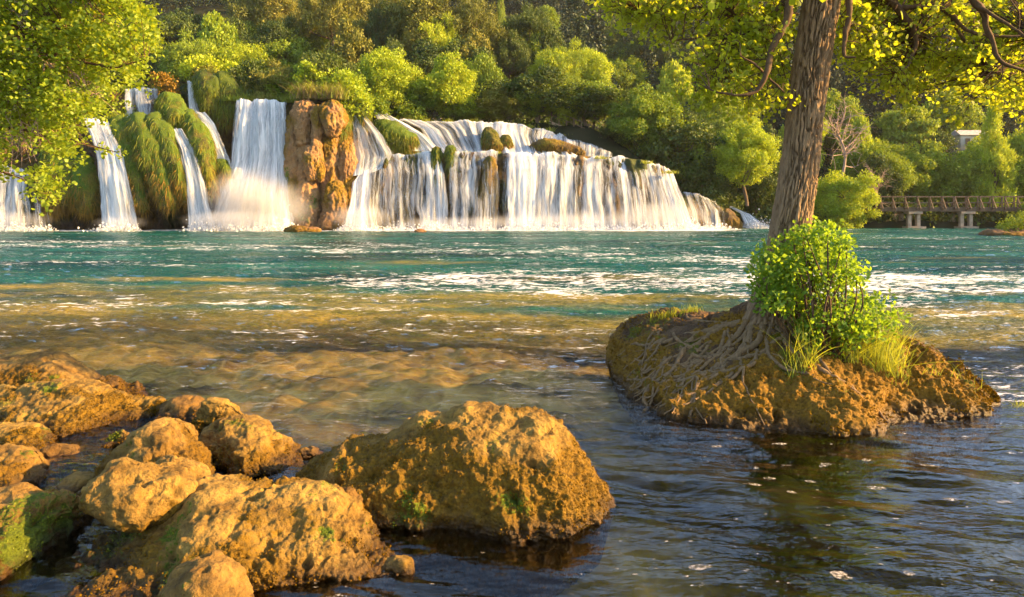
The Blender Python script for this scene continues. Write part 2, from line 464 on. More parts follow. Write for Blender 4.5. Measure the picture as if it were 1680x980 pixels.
def build_water():
    rows = np.geomspace(0.9, 60, 900)
    s = np.linspace(-1.5, 1.5, 800)
    X = s[None, :] * (rows[:, None] + 2.0); Y = np.repeat(rows[:, None], len(s), 1)
    Z = wave_z(X, Y)
    depth = -bed_z(X, Y)
    p = np.stack([X, Y, 0 * X], -1).reshape(-1, 3)
    deep = 1 - np.exp(-np.maximum(depth - 0.22 - 0.6 * sstep(7.2, 5.0, Y - 0.25 * np.maximum(X, 0)), 0) * (1.4 + 1.3 * sstep(7, 8.5, Y)))
    # foam: drifting streaks, churned strip below the falls, and painted-in mid-river reflected sparkles
    st = fbm(p * [0.10, 0.42, 1] + 3, 4, 31).reshape(X.shape)
    st2 = fbm(p * [0.5, 1.6, 1] + 7, 3, 33).reshape(X.shape)
    band = np.exp(-((Y - 15.5 - 0.05 * X) / 2.4) ** 2) * sstep(-6, -1, X) * sstep(16, 9, X)
    band2 = np.exp(-((Y - 27 + 0.25 * X) / 3.0) ** 2) * sstep(14, 4, X)
    band3 = np.exp(-((Y - 12 - 0.1 * X) / 4.0) ** 2) * sstep(4, 7, X)
    foam = 0.35 * st + 0.50 * st2 + 0.45 * band + 0.24 * band2 + 0.08 * band3 + 0.12
    foam = foam + 0.05 * sstep(13, 10, Y)
    foam = foam * sstep(4.5, 7.5, Y + 0.25 * np.maximum(X, 0)) + 0.75 * sstep(50.0, 54.2, Y + 0.8 * st2)* sstep(20, 16, X)
    m = NT("river_water"); co = m.worldpos()
    cs = m.worldpos((1.0, 2.4, 1.0))
    n1 = m.noise(cs, 3.2, 3, 0.6); n2 = m.noise(cs, 11, 3, 0.6)
    h = m.math('ADD', n1, m.math('MULTIPLY', n2, 0.30))
    nb = m.bump(h, 0.7, 0.10); m.set(nb.node.inputs['Strength'], m.attr('chop'))
    gl = m.n("BsdfGlossy"); gl.inputs['Roughness'].default_value = 0.05; m.set(gl.inputs['Normal'], nb); gl.inputs[0].default_value = (1, 1, 1, 1)
    tr = m.n("BsdfTransparent"); tr.inputs[0].default_value = (0.96, 0.90, 0.64, 1)
    nt = m.noise(m.worldpos((0.10, 0.35, 1)), 1.0, 3)
    teal = m.mix(m.ramp(nt, [(0.35, 0.0), (0.65, 1.0)]), (0.0, 0.030, 0.028), (0.010, 0.105, 0.078))
    olive = m.mix(m.ramp(m.noise(m.worldpos((0.5, 1.2, 1)), 1.0, 4), [(0.35, 0.0), (0.65, 1.0)]), (0.11, 0.11, 0.014), (0.34, 0.25, 0.04))  # olive-gold in the body colour stands in for sunlit tree reflections
    teal = m.mix(m.attr('teal'), olive, teal)
    df = m.n("BsdfDiffuse"); m.set(df.inputs[0], teal); m.set(df.inputs['Normal'], nb)
    body = m.n("MixShader"); m.set(body.inputs[0], m.attr("deep")); m.set(body.inputs[1], tr); m.set(body.inputs[2], df)
    fr = m.n("Fresnel", i_IOR=1.34); m.set(fr.inputs['Normal'], nb)
    mx = m.n("MixShader"); m.set(mx.inputs[0], m.math('MULTIPLY', fr.outputs[0], m.attr('gleam'), True)); m.set(mx.inputs[1], body); m.set(mx.inputs[2], gl)
    fo = m.n("BsdfDiffuse"); fo.inputs[0].default_value = (0.78, 0.76, 0.74, 1)
    fn = m.noise(m.worldpos((1.0, 3.4, 1.0)), 3.2, 7, 0.78); 
    ff = m.math('ADD', m.attr("foam"), m.math('MULTIPLY', m.math('SUBTRACT', fn, 0.5), 3.0))
    m3 = m.n("MixShader"); m.set(m3.inputs[0], m.math('MULTIPLY', m.ramp(ff, [(0.48, 0.0), (0.62, 1.0)]), 0.9)); m.set(m3.inputs[1], mx); m.set(m3.inputs[2], fo)
    mat = m.surf(m3)
    o = mesh_obj("river", np.stack([X, Y, Z], -1).reshape(-1, 3), grid_faces(len(rows), len(s))[:, ::-1], mat,
                 attrs={"deep": deep.ravel(), "foam": foam.ravel(), "gleam": (1.5 - 0.74 * sstep(3.4, 6.2, Y - 0.35 * np.maximum(X, 0))).ravel(), "teal": sstep(0.3, 2.3, depth + 2.6 * fbm(p * [0.16, .6, 1], 4, 37).reshape(X.shape)).ravel(), "chop": (0.16 + 0.84 * sstep(4.0, 9.0, Y + 0.8 * np.maximum(-X, 0))).ravel()})
    tag(o, "rippling teal river water turning clear and brown by the rocks", kind="structure")
build_water()

# ------------------------------------------------------------------ the land behind
def land_z(x, y):
    x = np.asarray(x, float); y = np.asarray(y, float)
    right = sstep(6.0, 19.0, x)                     # the bank steps down to river level on the right
    base = 10.0 * (1 - right) + 0.5 * right
    rise_l = 0.44 * np.maximum(y - 76, 0)
    rise_r = 0.10 * np.maximum(y - 64, 0) + 0.42 * np.maximum(y - 88, 0)
    z = base + rise_l * (1 - right) + rise_r * right
    p = np.stack([x.ravel(), y.ravel(), 0 * x.ravel()], 1)
    z = z + (fbm(p * 0.035, 4, 51) * 6.0).reshape(x.shape) * sstep(72, 100, y) + (fbm(p * 0.3, 2, 52) * 0.5).reshape(x.shape)
    crest = 80 + 4 * np.sin(x * 0.02 + 1) + 3 * np.sin(x * 0.05)
    z = np.where(z > crest, crest + (z - crest) * 0.12, z)
    z = np.where(y < 61.5, np.minimum(z, -1.2 + 0 * z) * right + (1 - right) * np.minimum(z, -1.0 + np.maximum(y - 57.5, 0) * 3.0), z)
    low = 5.3 + np.clip((y - 60.2) / 4.3, 0, 1) * 4.1
    z = np.where((y < 66) & (x > -13.5), np.minimum(z, low), z)
    return z

def build_land():
    xs = np.linspace(-240, 240, 321); ys = np.concatenate([np.linspace(56, 100, 90), np.linspace(101, 420, 110)])
    X, Y = np.meshgrid(xs, ys, indexing='ij')
    Z = land_z(X, Y)
    m = NT("forest_floor"); n1 = m.noise(m.worldpos(), 0.25, 6, 0.65)
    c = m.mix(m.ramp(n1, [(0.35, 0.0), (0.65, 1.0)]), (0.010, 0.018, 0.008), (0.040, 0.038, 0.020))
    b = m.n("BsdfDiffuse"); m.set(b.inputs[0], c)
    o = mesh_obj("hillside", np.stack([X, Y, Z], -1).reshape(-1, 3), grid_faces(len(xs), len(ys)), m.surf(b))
    tag(o, "wooded hillside rising behind the waterfalls", kind="structure")
build_land()

def build_near_land():
    """low bank out of view on both sides, so that the river ends in land"""
    for nm, x0, x1 in (("riverbank", -75, -300), ("riverbank", 75, 300)):
        xs = np.linspace(x0, x1, 60); ys = np.linspace(-60, 60, 60)
        X, Y = np.meshgrid(xs, ys, indexing='ij')
        Z = -1.5 + np.abs(X - x0) * 0.30 + 1.5 * fbm(np.stack([X, Y, 0 * X], -1).reshape(-1, 3) * 0.05, 3, 61).reshape(X.shape)
        Z = np.minimum(Z, 30 + 0 * Z)
        f = grid_faces(len(xs), len(ys)); f = f if x1 > x0 else f[:, ::-1]
        o = mesh_obj(nm, np.stack([X, Y, Z], -1).reshape(-1, 3), f, bpy.data.materials["forest_floor"])
        tag(o, "dark wooded river bank", kind="structure")
build_near_land()

# cliff behind all the falls ------------------------------------------------
CL = np.array([  # px, top py, depth of the face at the top, depth at the foot
    (-420, 190, 58, 55), (-200, 190, 57, 54), (0, 175, 57, 54), (120, 150, 57.5, 54.5), (200, 150, 58.5, 54.5), (262, 150, 59, 55), (300, 135, 60, 56),
    (340, 130, 60.5, 57), (385, 160, 60, 57.5), (390, 166, 59, 57.5), (470, 168, 58.5, 57.5), (480, 150, 58, 57), (580, 180, 58, 57), (610, 200, 58.5, 56.5),
    (640, 256, 57.2, 56), (700, 251, 57.2, 56), (800, 249, 57.2, 56), (900, 254, 57.4, 56.2), (980, 256, 57.8, 56.6), (1050, 262, 58.4, 57), (1100, 276, 59.5, 57.6),
    (1118, 318, 60.5, 58.2), (1150, 322, 61, 59), (1185, 335, 61.8, 60), (1205, 350, 62, 60.5), (1260, 368, 62.5, 61.5), (1300, 374, 63, 62)])

def cliff_at(px):
    return [np.interp(px, CL[:, 0], CL[:, k]) for k in (1, 2, 3)]

def build_cliff():
    nu, nv = 900, 150
    px = np.linspace(-420, 1300, nu)
    top, yt, yb = cliff_at(px)
    # columns
    v = np.linspace(0, 1, nv)
    zt = CAMZ + (HY - top) / FPX * yt
    Z = -1.0 + (zt[:, None] + 1.0) * v[None, :]
    Yd = yb[:, None] + (yt - yb)[:, None] * v[None, :] ** 1.8
    X = (px[:, None] - CX) / FPX * yt[:, None] + 0 * Z
    p = np.stack([X, Yd, Z], -1).reshape(-1, 3)
    drape = fbm(p * [0.55, 0.3, 0.14], 4, 71).reshape(X.shape)
    lump = fbm(p * [1.3, 1.3, 0.7], 4, 72).reshape(X.shape)
    Yd2 = Yd - 1.5 * drape - 0.55 * lump
    Yd2 = Yd2 + 0.5 * (1 - np.minimum(1, (1 - v)[None, :] * 8)) ** 2
    # terrace on top runs back under the wood
    back = 24
    t = np.linspace(0, 1, back)[1:]
    Zb = Z[:, -1:] + 0.25 * t[None, :] + 0 * X[:, :1]
    Zb = Zb + (land_z(X[:, :1] + 0 * t, Yd2[:, -1:] + 14 * t) - Zb) * (t ** 2)[None, :] - 0.3 * t
    Yb = Yd2[:, -1:] + 14 * t[None, :]
    Xb = X[:, :1] + 0 * t[None, :]
    G = np.concatenate([np.stack([X, Yd2, Z], -1), np.stack([Xb, Yb, Zb], -1)], 1)
    q = G.reshape(-1, 3)
    mo = 0.45 + 0.9 * fbm(q * [0.35, .35, 0.2], 3, 73)
    gr = 0.28 + 0.9 * fbm(q * [0.3, .3, 0.18], 3, 74) + 0.25 * sstep(0, 1, np.concatenate([np.repeat(v[None], nu, 0), np.ones((nu, back - 1))], 1)).ravel() ** 4
    wt = 0.8 * sstep(2.5, 0, q[:, 2]) + 0.25
    o = mesh_obj("cliff", q, grid_faces(nu, nv + back - 1), M['cliff'], attrs={"moss": mo, "green": gr, "wet": wt})
    tag(o, "wet brown travertine cliff behind the waterfalls", kind="structure")
build_cliff()

# ------------------------------------------------------------------ boulders
def loft_rock(name, label, sil, front, Yr, back=0.35, mat='rock', seed=0, nu=300, nt=220, rough=1.0, mossy=0.5, greeny=0.2, group=None, fpow=0.62,
              lowest=-0.42, cat="rock", parent=None, drop=0.0, fold=0.0):
    """sil: silhouette (px,py) left to right standing at distance Yr; front: foot (px,py) on the water, left to right"""
    sil = np.array(sil, float); front = np.array(front, float)
    u = np.linspace(0, 1, nu)
    L = np.concatenate([[0], np.cumsum(np.hypot(*np.diff(sil, axis=0).T))]); L /= L[-1]
    sx = np.interp(u, L, sil[:, 0]); sy = np.interp(u, L, sil[:, 1])
    k = np.ones(9) / 9
    sm = lambda a: np.convolve(np.pad(a, 4, mode='edge'), k, 'valid')
    sx, sy = sm(sx), sm(sy)
    Yr = np.interp(u, np.linspace(0, 1, len(np.atleast_1d(Yr))), np.atleast_1d(Yr)) if np.ndim(Yr) else np.full(nu, float(Yr))
    ridge = np.stack([(sx - CX) / FPX * Yr, Yr, CAMZ + (HY - sy) / FPX * Yr], 1)
    uu = (sx - sx[0]) / (sx[-1] - sx[0] + 1e-9)
    fx = front[0, 0] + uu * (front[-1, 0] - front[0, 0])
    fy = np.interp(fx, front[:, 0], front[:, 1])
    Yf = np.array([gy(v) for v in fy])
    foot = np.stack([(fx - CX) / FPX * Yf, np.minimum(Yf, Yr - 0.03), 0 * Yf + drop], 1)
    bk = back * (0.25 + 0.75 * np.sqrt(np.clip(1 - (2 * u - 1) ** 2, 0, 1)))
    rear = ridge.copy(); rear[:, 1] += bk; rear[:, 2] = drop
    zl = lowest
    t = np.linspace(0, 1, nt)
    G = np.zeros((nu, nt, 3))
    n0 = int(nt * 0.14); n1 = int(nt * 0.52); n2 = nt - n0 - n1
    # skirt under the water
    a = np.linspace(0, 1, n0, endpoint=False)[None, :, None]
    side = (2 * u - 1)
    low = foot.copy(); low[:, 1] += 0.04; low[:, 2] = zl; low[:, 0] -= 0.12 * side ** 3
    G[:, :n0] = low[:, None] * (1 - a) + foot[:, None] * a
    th = np.linspace(0, math.pi / 2, n1)[None, :]
    cy_, sy_ = (1 - np.cos(th) ** (2 * fpow)), np.sin(th) ** (2 * fpow * 0.9)
    G[:, n0:n0 + n1, 0] = foot[:, None, 0] + (ridge - foot)[:, None, 0] * cy_
    G[:, n0:n0 + n1, 1] = foot[:, None, 1] + (ridge - foot)[:, None, 1] * cy_
    G[:, n0:n0 + n1, 2] = foot[:, None, 2] + (ridge - foot)[:, None, 2] * sy_
    th = np.linspace(0, math.pi / 2, n2 + 1)[None, 1:]
    low2 = rear.copy(); low2[:, 2] = zl; low2[:, 0] -= 0.12 * side ** 3; low2[:, 1] -= 0.03
    G[:, n0 + n1:] = ridge[:, None] + (low2 - ridge)[:, None] * np.stack([np.sin(th), np.sin(th) ** 0.8, 1 - np.cos(th)], -1)
    N = grid_normals(G)
    if N[nu // 2, n0 + n1 // 2, 1] > 0: N = -N
    p = G.reshape(-1, 3)
    endf = np.repeat(np.clip(np.minimum(u, 1 - u) * 14, 0, 1)[:, None], nt, 1).ravel()
    s = rough
    big = fbm(p * 3.2 / s + seed, 3, seed)
    med = fbm(p * 11 / s + seed, 4, seed + 3, 0.55)
    w = worley(p * 22 / s, seed + 9); w2 = worley(p * 55 / s, seed + 10)
    h = np.clip(p[:, 2] / max(0.12, (ridge[:, 2].max())), -0.5, 1)
    mo = np.clip(mossy + 0.50 - 0.85 * h + 0.9 * fbm(p * 2.6 / s + 40 + seed, 3, seed + 5), 0, 1)
    gr = np.clip(0.8 * greeny + 0.02 - 0.35 * np.abs(h - 0.45) + 1.0 * np.maximum(0, fbm(p * 3.0 / s + 70 + seed, 2, seed + 6)) - 0.1, 0, 1)
    pit = np.maximum(0, fbm(p * 7 / s + 20, 3, seed + 8) - 0.22)
    d = s * (0.048 * big + (0.012 + 0.012 * mo) * med - 0.12 * pit - 0.10 * np.maximum(0, 0.10 - np.abs(fbm(p * [2.2, 2.2, 3.0] / s + 31 + seed, 3, seed + 15))) + (0.026 * (0.5 - w) + 0.008 * (0.5 - w2)) * np.clip(mo + gr + 0.15, 0, 1.2))
    d += s * (0.016 * fbm((p + 0.25 * big[:, None] * 0.3) * [3 / s, 3 / s, 26 / s] + seed, 3, seed + 31) - 0.05 * np.maximum(0, 0.035 - np.abs(fbm(p * 4.5 / s + 11 + seed, 3, seed + 33))))
    if fold:
        d += fold * fbm(p * [1.4 / s, 1.4 / s, 0.25 / s] + seed, 3, seed + 12)
    q = p + N.reshape(-1, 3) * (d * (0.15 + 0.85 * endf))[:, None]
    wet = sstep(0.10 * s ** .5, 0.005, q[:, 2] + 0.04 * big)
    o = mesh_obj(name, q, grid_faces(nu, nt), M[mat], parent, attrs={"moss": mo, "green": gr, "wet": wet})
    if parent is None: tag(o, label, cat, group)
    if cat == "rock":
        r = np.random.default_rng(seed + 3000)
        Nq = grid_normals(q.reshape(nu, nt, 3)).reshape(-1, 3); Nq *= np.sign((Nq * N.reshape(-1, 3)).sum(1, keepdims=True) + 1e-9)
        brk = fbm(q * 9, 3, seed + 21)
        size_ = max(np.ptp(q[:, 0]), 0.2)
        for msk, mt, dens in (((mo > 0.5) & (brk > -0.05) & (gr < 0.5), 'crumb', 3600), ((gr > 0.42) & (brk > 0.0), 'hang_moss', 2600)):
            ok = np.where(msk & (q[:, 2] > 0.01) & (Nq[:, 1] < 0.4))[0]
            if len(ok) < 300: continue
            frac = len(ok) / len(q)
            ix = r.choice(ok, int(dens * size_ * min(1, frac * 2.5)) + 10)
            pos = q[ix] + 0.004 * r.normal(size=(len(ix), 3)); nn = Nq[ix]
            V_, F_, ti = leaves(pos, nn + 0.8 * r.normal(size=pos.shape), r.normal(size=pos.shape) + nn, 0.005 + 0.008 * r.random(len(ix)), 'rhomb', r)
            mesh_obj("moss", V_, F_, M[mt], o, smooth=False, attrs={"tint": ti})["kind"] = "stuff"
    return o

RG = "boulders along the near shore"
loft_rock("boulder", "long brown boulder with a shaded top at the left edge, farthest of the shore rocks",
          [(-90, 600), (-40, 580), (0, 588), (45, 581), (85, 582), (118, 598), (142, 612), (160, 630), (172, 650)], [(-90, 655), (60, 655), (172, 652)], 6.3, 0.5, seed=1, group=RG, mossy=0.3, nu=240, nt=160)
loft_rock("boulder", "small yellow knobbly rock at the outer tip of the left shore",
          [(150, 640), (165, 614), (190, 618), (212, 630), (226, 626), (238, 640), (242, 652)], [(150, 655), (242, 655)], 6.05, 0.2, seed=2, group=RG, mossy=0.55, nu=120, nt=90)
loft_rock("boulder", "broad smooth boulder with an ochre mossy front at the left edge",
          [(-100, 660), (-50, 642), (0, 637), (60, 632), (90, 627), (130, 628), (165, 641), (200, 652), (235, 658), (262, 655), (272, 664), (268, 680)],
          [(-100, 720), (0, 715), (90, 718), (150, 708), (200, 694), (268, 681)], [5.6, 5.6, 5.5, 5.4, 5.35], 0.45, seed=3, group=RG, mossy=0.5, nu=420, nt=240)
loft_rock("boulder", "low rounded yellow rock at the left edge in front of the broad smooth boulder",
          [(-60, 715), (-20, 700), (20, 695), (48, 697), (70, 706), (88, 722), (96, 742)], [(-60, 748), (40, 752), (96, 744)], 4.75, 0.3, seed=4, group=RG, mossy=0.6, nu=200, nt=130)
loft_rock("boulder", "dark-sided ochre rock at the left edge beside the still pool",
          [(-60, 740), (-20, 733), (15, 737), (45, 745), (68, 760), (78, 782)], [(-60, 812), (20, 806), (78, 786)], 4.2, 0.35, seed=5, group=RG, mossy=0.5, nu=200, nt=140)
loft_rock("boulder", "flat low slab lying in the shallow pool between the left boulders",
          [(92, 752), (106, 733), (125, 727), (150, 728), (168, 722), (190, 708), (208, 707), (216, 722)], [(92, 756), (216, 730)], 4.62, 0.2, seed=6, group=RG, mossy=0.2, nu=160, nt=90)
loft_rock("boulder", "dark low rock behind the bright crested one near the shallow shelf",
          [(244, 690), (262, 663), (285, 653), (318, 655), (345, 670), (360, 695)], [(244, 694), (360, 700)], 5.3, 0.3, seed=7, group=RG, mossy=0.45, nu=160, nt=110)
loft_rock("boulder", "small bright rock with a pointed pale crest near the shallow shelf",
          [(312, 705), (322, 678), (336, 658), (352, 659), (380, 665), (396, 677), (404, 694)], [(312, 712), (404, 702)], 4.9, 0.25, seed=8, group=RG, mossy=0.3, nu=160, nt=120)
loft_rock("boulder", "peaked brown boulder with an ochre right foot between the pool and the open river",
          [(316, 735), (332, 706), (355, 696), (385, 690), (408, 689), (428, 695), (446, 716), (474, 728), (490, 742), (500, 760)],
          [(316, 752), (350, 772), (400, 788), (460, 784), (500, 764)], 4.45, 0.4, seed=9, group=RG, mossy=0.35, nu=300, nt=220)
loft_rock("boulder", "small pale knob on top of the sloping green-patched boulder",
          [(250, 712), (262, 688), (284, 683), (302, 692), (314, 704), (320, 725)], [(250, 770), (320, 775)], 4.2, 0.25, seed=10, group=RG, mossy=0.2, nu=130, nt=120)
loft_rock("boulder", "sloping dark boulder with a bright green moss patch behind the loose stone",
          [(112, 815), (138, 785), (160, 757), (192, 729), (222, 702), (250, 692), (276, 698), (292, 716), (322, 742), (345, 775), (360, 800)],
          [(112, 830), (240, 838), (360, 812)], 4.0, 0.4, seed=11, group=RG, mossy=0.5, greeny=0.3, nu=360, nt=240)
loft_rock("boulder", "tall ochre boulder at the lower left edge with thick green moss on its right side",
          [(-90, 815), (-40, 800), (0, 803), (20, 799), (50, 808), (88, 806), (110, 818), (119, 838), (122, 870)],
          [(-90, 985), (0, 955), (60, 915), (122, 876)], 3.35, 0.35, seed=12, group=RG, mossy=0.5, greeny=0.45, nu=330, nt=280)
loft_rock("boulder", "wide low boulder with a pale top and orange and green moss in the left foreground",
          [(90, 925), (150, 900), (205, 876), (252, 848), (296, 812), (322, 791), (355, 786), (400, 795), (450, 791), (500, 799), (540, 808), (575, 830), (600, 856), (626, 890), (648, 908), (655, 935)],
          [(90, 985), (200, 1005), (330, 1000), (440, 975), (540, 965), (620, 950), (655, 940)], [3.15, 3.3, 3.4, 3.4, 3.3, 3.15], 0.45, seed=13, group=RG, mossy=0.48, greeny=0.34, nu=620, nt=380)
loft_rock("boulder", "rounded tan boulder cut off by the bottom edge of the picture",
          [(240, 1010), (262, 965), (285, 930), (315, 914), (345, 911), (366, 921), (386, 942), (402, 975), (412, 1015)],
          [(240, 1100), (412, 1100)], 2.62, 0.28, seed=14, group=RG, mossy=0.15, nu=260, nt=220)
loft_rock("boulder", "large dome-shaped boulder with dark mossy front standing alone in the water",
          [(470, 822), (482, 790), (505, 763), (530, 745), (562, 727), (620, 718), (655, 701), (690, 684), (730, 680), (765, 665), (800, 675), (842, 681), (880, 678), (908, 688),
           (926, 710), (950, 742), (976, 776), (1000, 800), (1012, 826)],
          [(470, 838), (560, 868), (650, 868), (760, 872), (850, 888), (930, 880), (985, 858), (1012, 832)], [3.9, 3.95, 3.9, 3.85, 3.75], 0.5, seed=15, group=RG, mossy=0.55, greeny=0.22, nu=720, nt=420)
loft_rock("boulder", "small dark rounded rock against the left foot of the large dome-shaped boulder",
          [(536, 850), (548, 815), (570, 807), (592, 820), (603, 850)], [(536, 866), (603, 868)], 3.5, 0.2, seed=16, group=RG, mossy=0.5, nu=120, nt=110)

def blob_rock(name, label, c, r, rot=0.0, seed=0, group=None, mat='rock', n=260, rough=1.0, mossy=0.35, greeny=0.15, flat=0.5):
    nu, nv = n, n // 2
    ph = np.linspace(0, 2 * math.pi, nu, endpoint=False); th = np.linspace(0.001, math.pi - 0.001, nv)
    A, B = np.meshgrid(ph, th, indexing='ij')
    D = np.stack([np.cos(A) * np.sin(B), np.sin(A) * np.sin(B), np.cos(B)], -1)
    S = np.sign(D) * np.abs(D) ** (1 - 0.25 * flat)
    G = S * np.array(r)
    R = np.array([[math.cos(rot), 0, math.sin(rot)], [0, 1, 0], [-math.sin(rot), 0, math.cos(rot)]])
    G = G @ R.T + np.array(c)
    p = G.reshape(-1, 3); s = rough
    N = unit((S / np.array(r)) @ R.T).reshape(-1, 3)
    big = fbm(p * 3.6 / s + seed, 3, seed); med = fbm(p * 12 / s, 4, seed + 3, 0.55); w = worley(p * 24 / s, seed + 9)
    hh = (p[:, 2] - c[2]) / r[2]
    mo = np.clip(mossy + 0.1 - 0.5 * hh + 0.9 * fbm(p * 3 / s + 40, 3, seed + 5), 0, 1)
    gr = np.clip(greeny - 0.25 - 0.3 * hh + 1.3 * np.maximum(0, fbm(p * 4 / s + 70, 2, seed + 6)), 0, 1)
    pit = np.maximum(0, fbm(p * 8 / s + 20, 3, seed + 8) - 0.2)
    d = s * (0.07 * big + 0.022 * med - 0.08 * pit + 0.016 * (0.5 - w) * np.clip(mo + gr, 0, 1))
    q = p + N * d[:, None]
    o = mesh_obj(name, q, grid_faces(nu, nv, wrap_u=True)[:, ::-1], M[mat], attrs={"moss": mo, "green": gr, "wet": sstep(0.05, 0, q[:, 2])})
    return tag(o, label, "rock", group)

c = P(222, 812, 3.30)
blob_rock("boulder", "loose pale boulder resting on top of the wide low foreground boulder", c, (0.250, 0.20, 0.135), 0.05, 17, RG, n=420, mossy=0.2)
c = P(292, 785, 3.62)
blob_rock("boulder", "half-hidden brown stone wedged behind the loose pale boulder", c, (0.14, 0.14, 0.09), 0.2, 18, RG, n=200)
c = P(497, 376, 50.5); c[2] = 0.05
blob_rock("low_rock", "small golden mossy rock in the water below the brown tufa pillar", c, (1.35, 0.9, 0.42), 0, 19, None, 'tufa', 160, 4.0, 0.8)
c = P(690, 377, 50.0); c[2] = 0.0
blob_rock("low_rock", "tiny tan rock breaking the surface before the main curtain fall", c, (0.45, 0.4, 0.22), 0, 20, None, 'tufa', 80, 2.0, 0.5)

lap('rocks')
for k, (px, py, rr, lab) in enumerate([(100, 748, .10, "small wet stone in the pool left of the flat low slab"), (232, 676, .10, "little ochre stone touching the right tip of the broad smooth boulder"),
        (300, 735, .07, "pebble-sized stone beside the peaked brown boulder's left foot"), (128, 798, .09, "small dark stone at the left foot of the sloping dark boulder"), (512, 742, .08, "tiny stone between the peaked boulder and the large dome-shaped one"),
        (640, 930, .06, "small stone just off the right tip of the wide low boulder")]):
    Y_ = gy(py); blob_rock("stone", lab, ((px - CX) / FPX * Y_, Y_, 0.0), (rr * 1.3, rr, rr * .55), 0, 60 + k, "small stones of the near shore", n=120, mossy=0.4)
# ------------------------------------------------------------------ waterfalls
def fall_mat():
    m = NT("falling_water")
    uv0 = m.coord((1, 1, 1), 'UV'); wp = m.n('TexNoise', i_Scale=0.55, i_Detail=3); m.set(wp.inputs['Vector'], uv0); uv = m.n('VectorMath', operation='ADD'); m.set(uv.inputs[0], uv0)
    sc_ = m.n('VectorMath', operation='MULTIPLY'); m.set(sc_.inputs[0], wp.outputs[1]); sc_.inputs[1].default_value = (0.55, 1.5, 0); m.set(uv.inputs[1], sc_.outputs[0])
    uv = uv.outputs[0]
    def sc(a, b):
        mp = m.n("Mapping"); m.set(mp.inputs[0], uv); mp.inputs['Scale'].default_value = (a, b, 1); return mp.outputs[0]
    n1 = m.noise(sc(1.6, 0.16), 1, 4, 0.6, 0.25); n2 = m.noise(sc(6.5, 0.38), 1, 4, 0.65, 0.2); n3 = m.noise(sc(22, 1.1), 1, 3, 0.6)
    s_ = m.math('ADD', m.math('ADD', m.math('MULTIPLY', n1, 0.55), m.math('MULTIPLY', n2, 0.30)), m.math('MULTIPLY', n3, 0.15))
    f = m.math('ADD', m.math('MULTIPLY', m.math('SUBTRACT', s_, 0.5), 3.8), m.attr("flow"))
    a = m.ramp(f, [(0.22, 0.0), (0.95, 1.0)])
    c = m.mix(m.ramp(f, [(0.3, 0.0), (1.0, 1.0)]), (0.50, 0.53, 0.58), (0.88, 0.88, 0.88))
    d = m.n("BsdfDiffuse"); m.set(d.inputs[0], c)
    t = m.n("BsdfTranslucent"); m.set(t.inputs[0], c)
    mx = m.n("MixShader"); mx.inputs[0].default_value = 0.3; m.set(mx.inputs[1], d); m.set(mx.inputs[2], t)
    nb = m.bump(s_, 0.6, 0.25); m.set(d.inputs['Normal'], nb)
    tr = m.n("BsdfTransparent")
    o = m.n("MixShader"); m.set(o.inputs[0], a); m.set(o.inputs[1], tr); m.set(o.inputs[2], mx)
    return m.surf(o)
M['fall'] = fall_mat()

_m = NT('white_froth'); _b = _m.n('BsdfDiffuse'); _b.inputs[0].default_value = (.85, .85, .85, 1); _t = _m.n('BsdfTranslucent'); _t.inputs[0].default_value = (.85, .85, .85, 1); _x = _m.n('MixShader'); _x.inputs[0].default_value = .5; _m.set(_x.inputs[1], _b); _m.set(_x.inputs[2], _t)
M['froth'] = _m.surf(_x)
def spray_mat(name, dens):
    m = NT(name)
    v = m.t.nodes.new("ShaderNodeVolumePrincipled"); v.inputs['Color'].default_value = (0.95, 0.95, 0.97, 1); tc = m.n('TexCoord'); sb = m.n('VectorMath', operation='SUBTRACT'); m.set(sb.inputs[0], tc.outputs['Generated']); sb.inputs[1].default_value = (.5, .5, .42)
    ln = m.n('VectorMath', operation='LENGTH'); m.set(ln.inputs[0], sb.outputs[0]); fo = m.ramp(ln.outputs['Value'], [(0.05, 1.0), (0.46, 0.0)], 'EASE')
    ns = m.ramp(m.noise(m.worldpos(), 0.9, 3), [(0.25, 0.35), (0.75, 1.0)])
    m.set(v.inputs['Density'], m.math('MULTIPLY', m.math('MULTIPLY', fo, ns), dens))
    v.inputs['Anisotropy'].default_value = 0.1
    m.t.links.new(v.outputs[0], m.out.inputs['Volume']); return m.m
M['spray'] = spray_mat("spray_mist", 0.75)
M['spray_thick'] = spray_mat('spray_mist_thick', 1.0)
M['spray_thin'] = spray_mat("spray_mist_thin", 0.35)

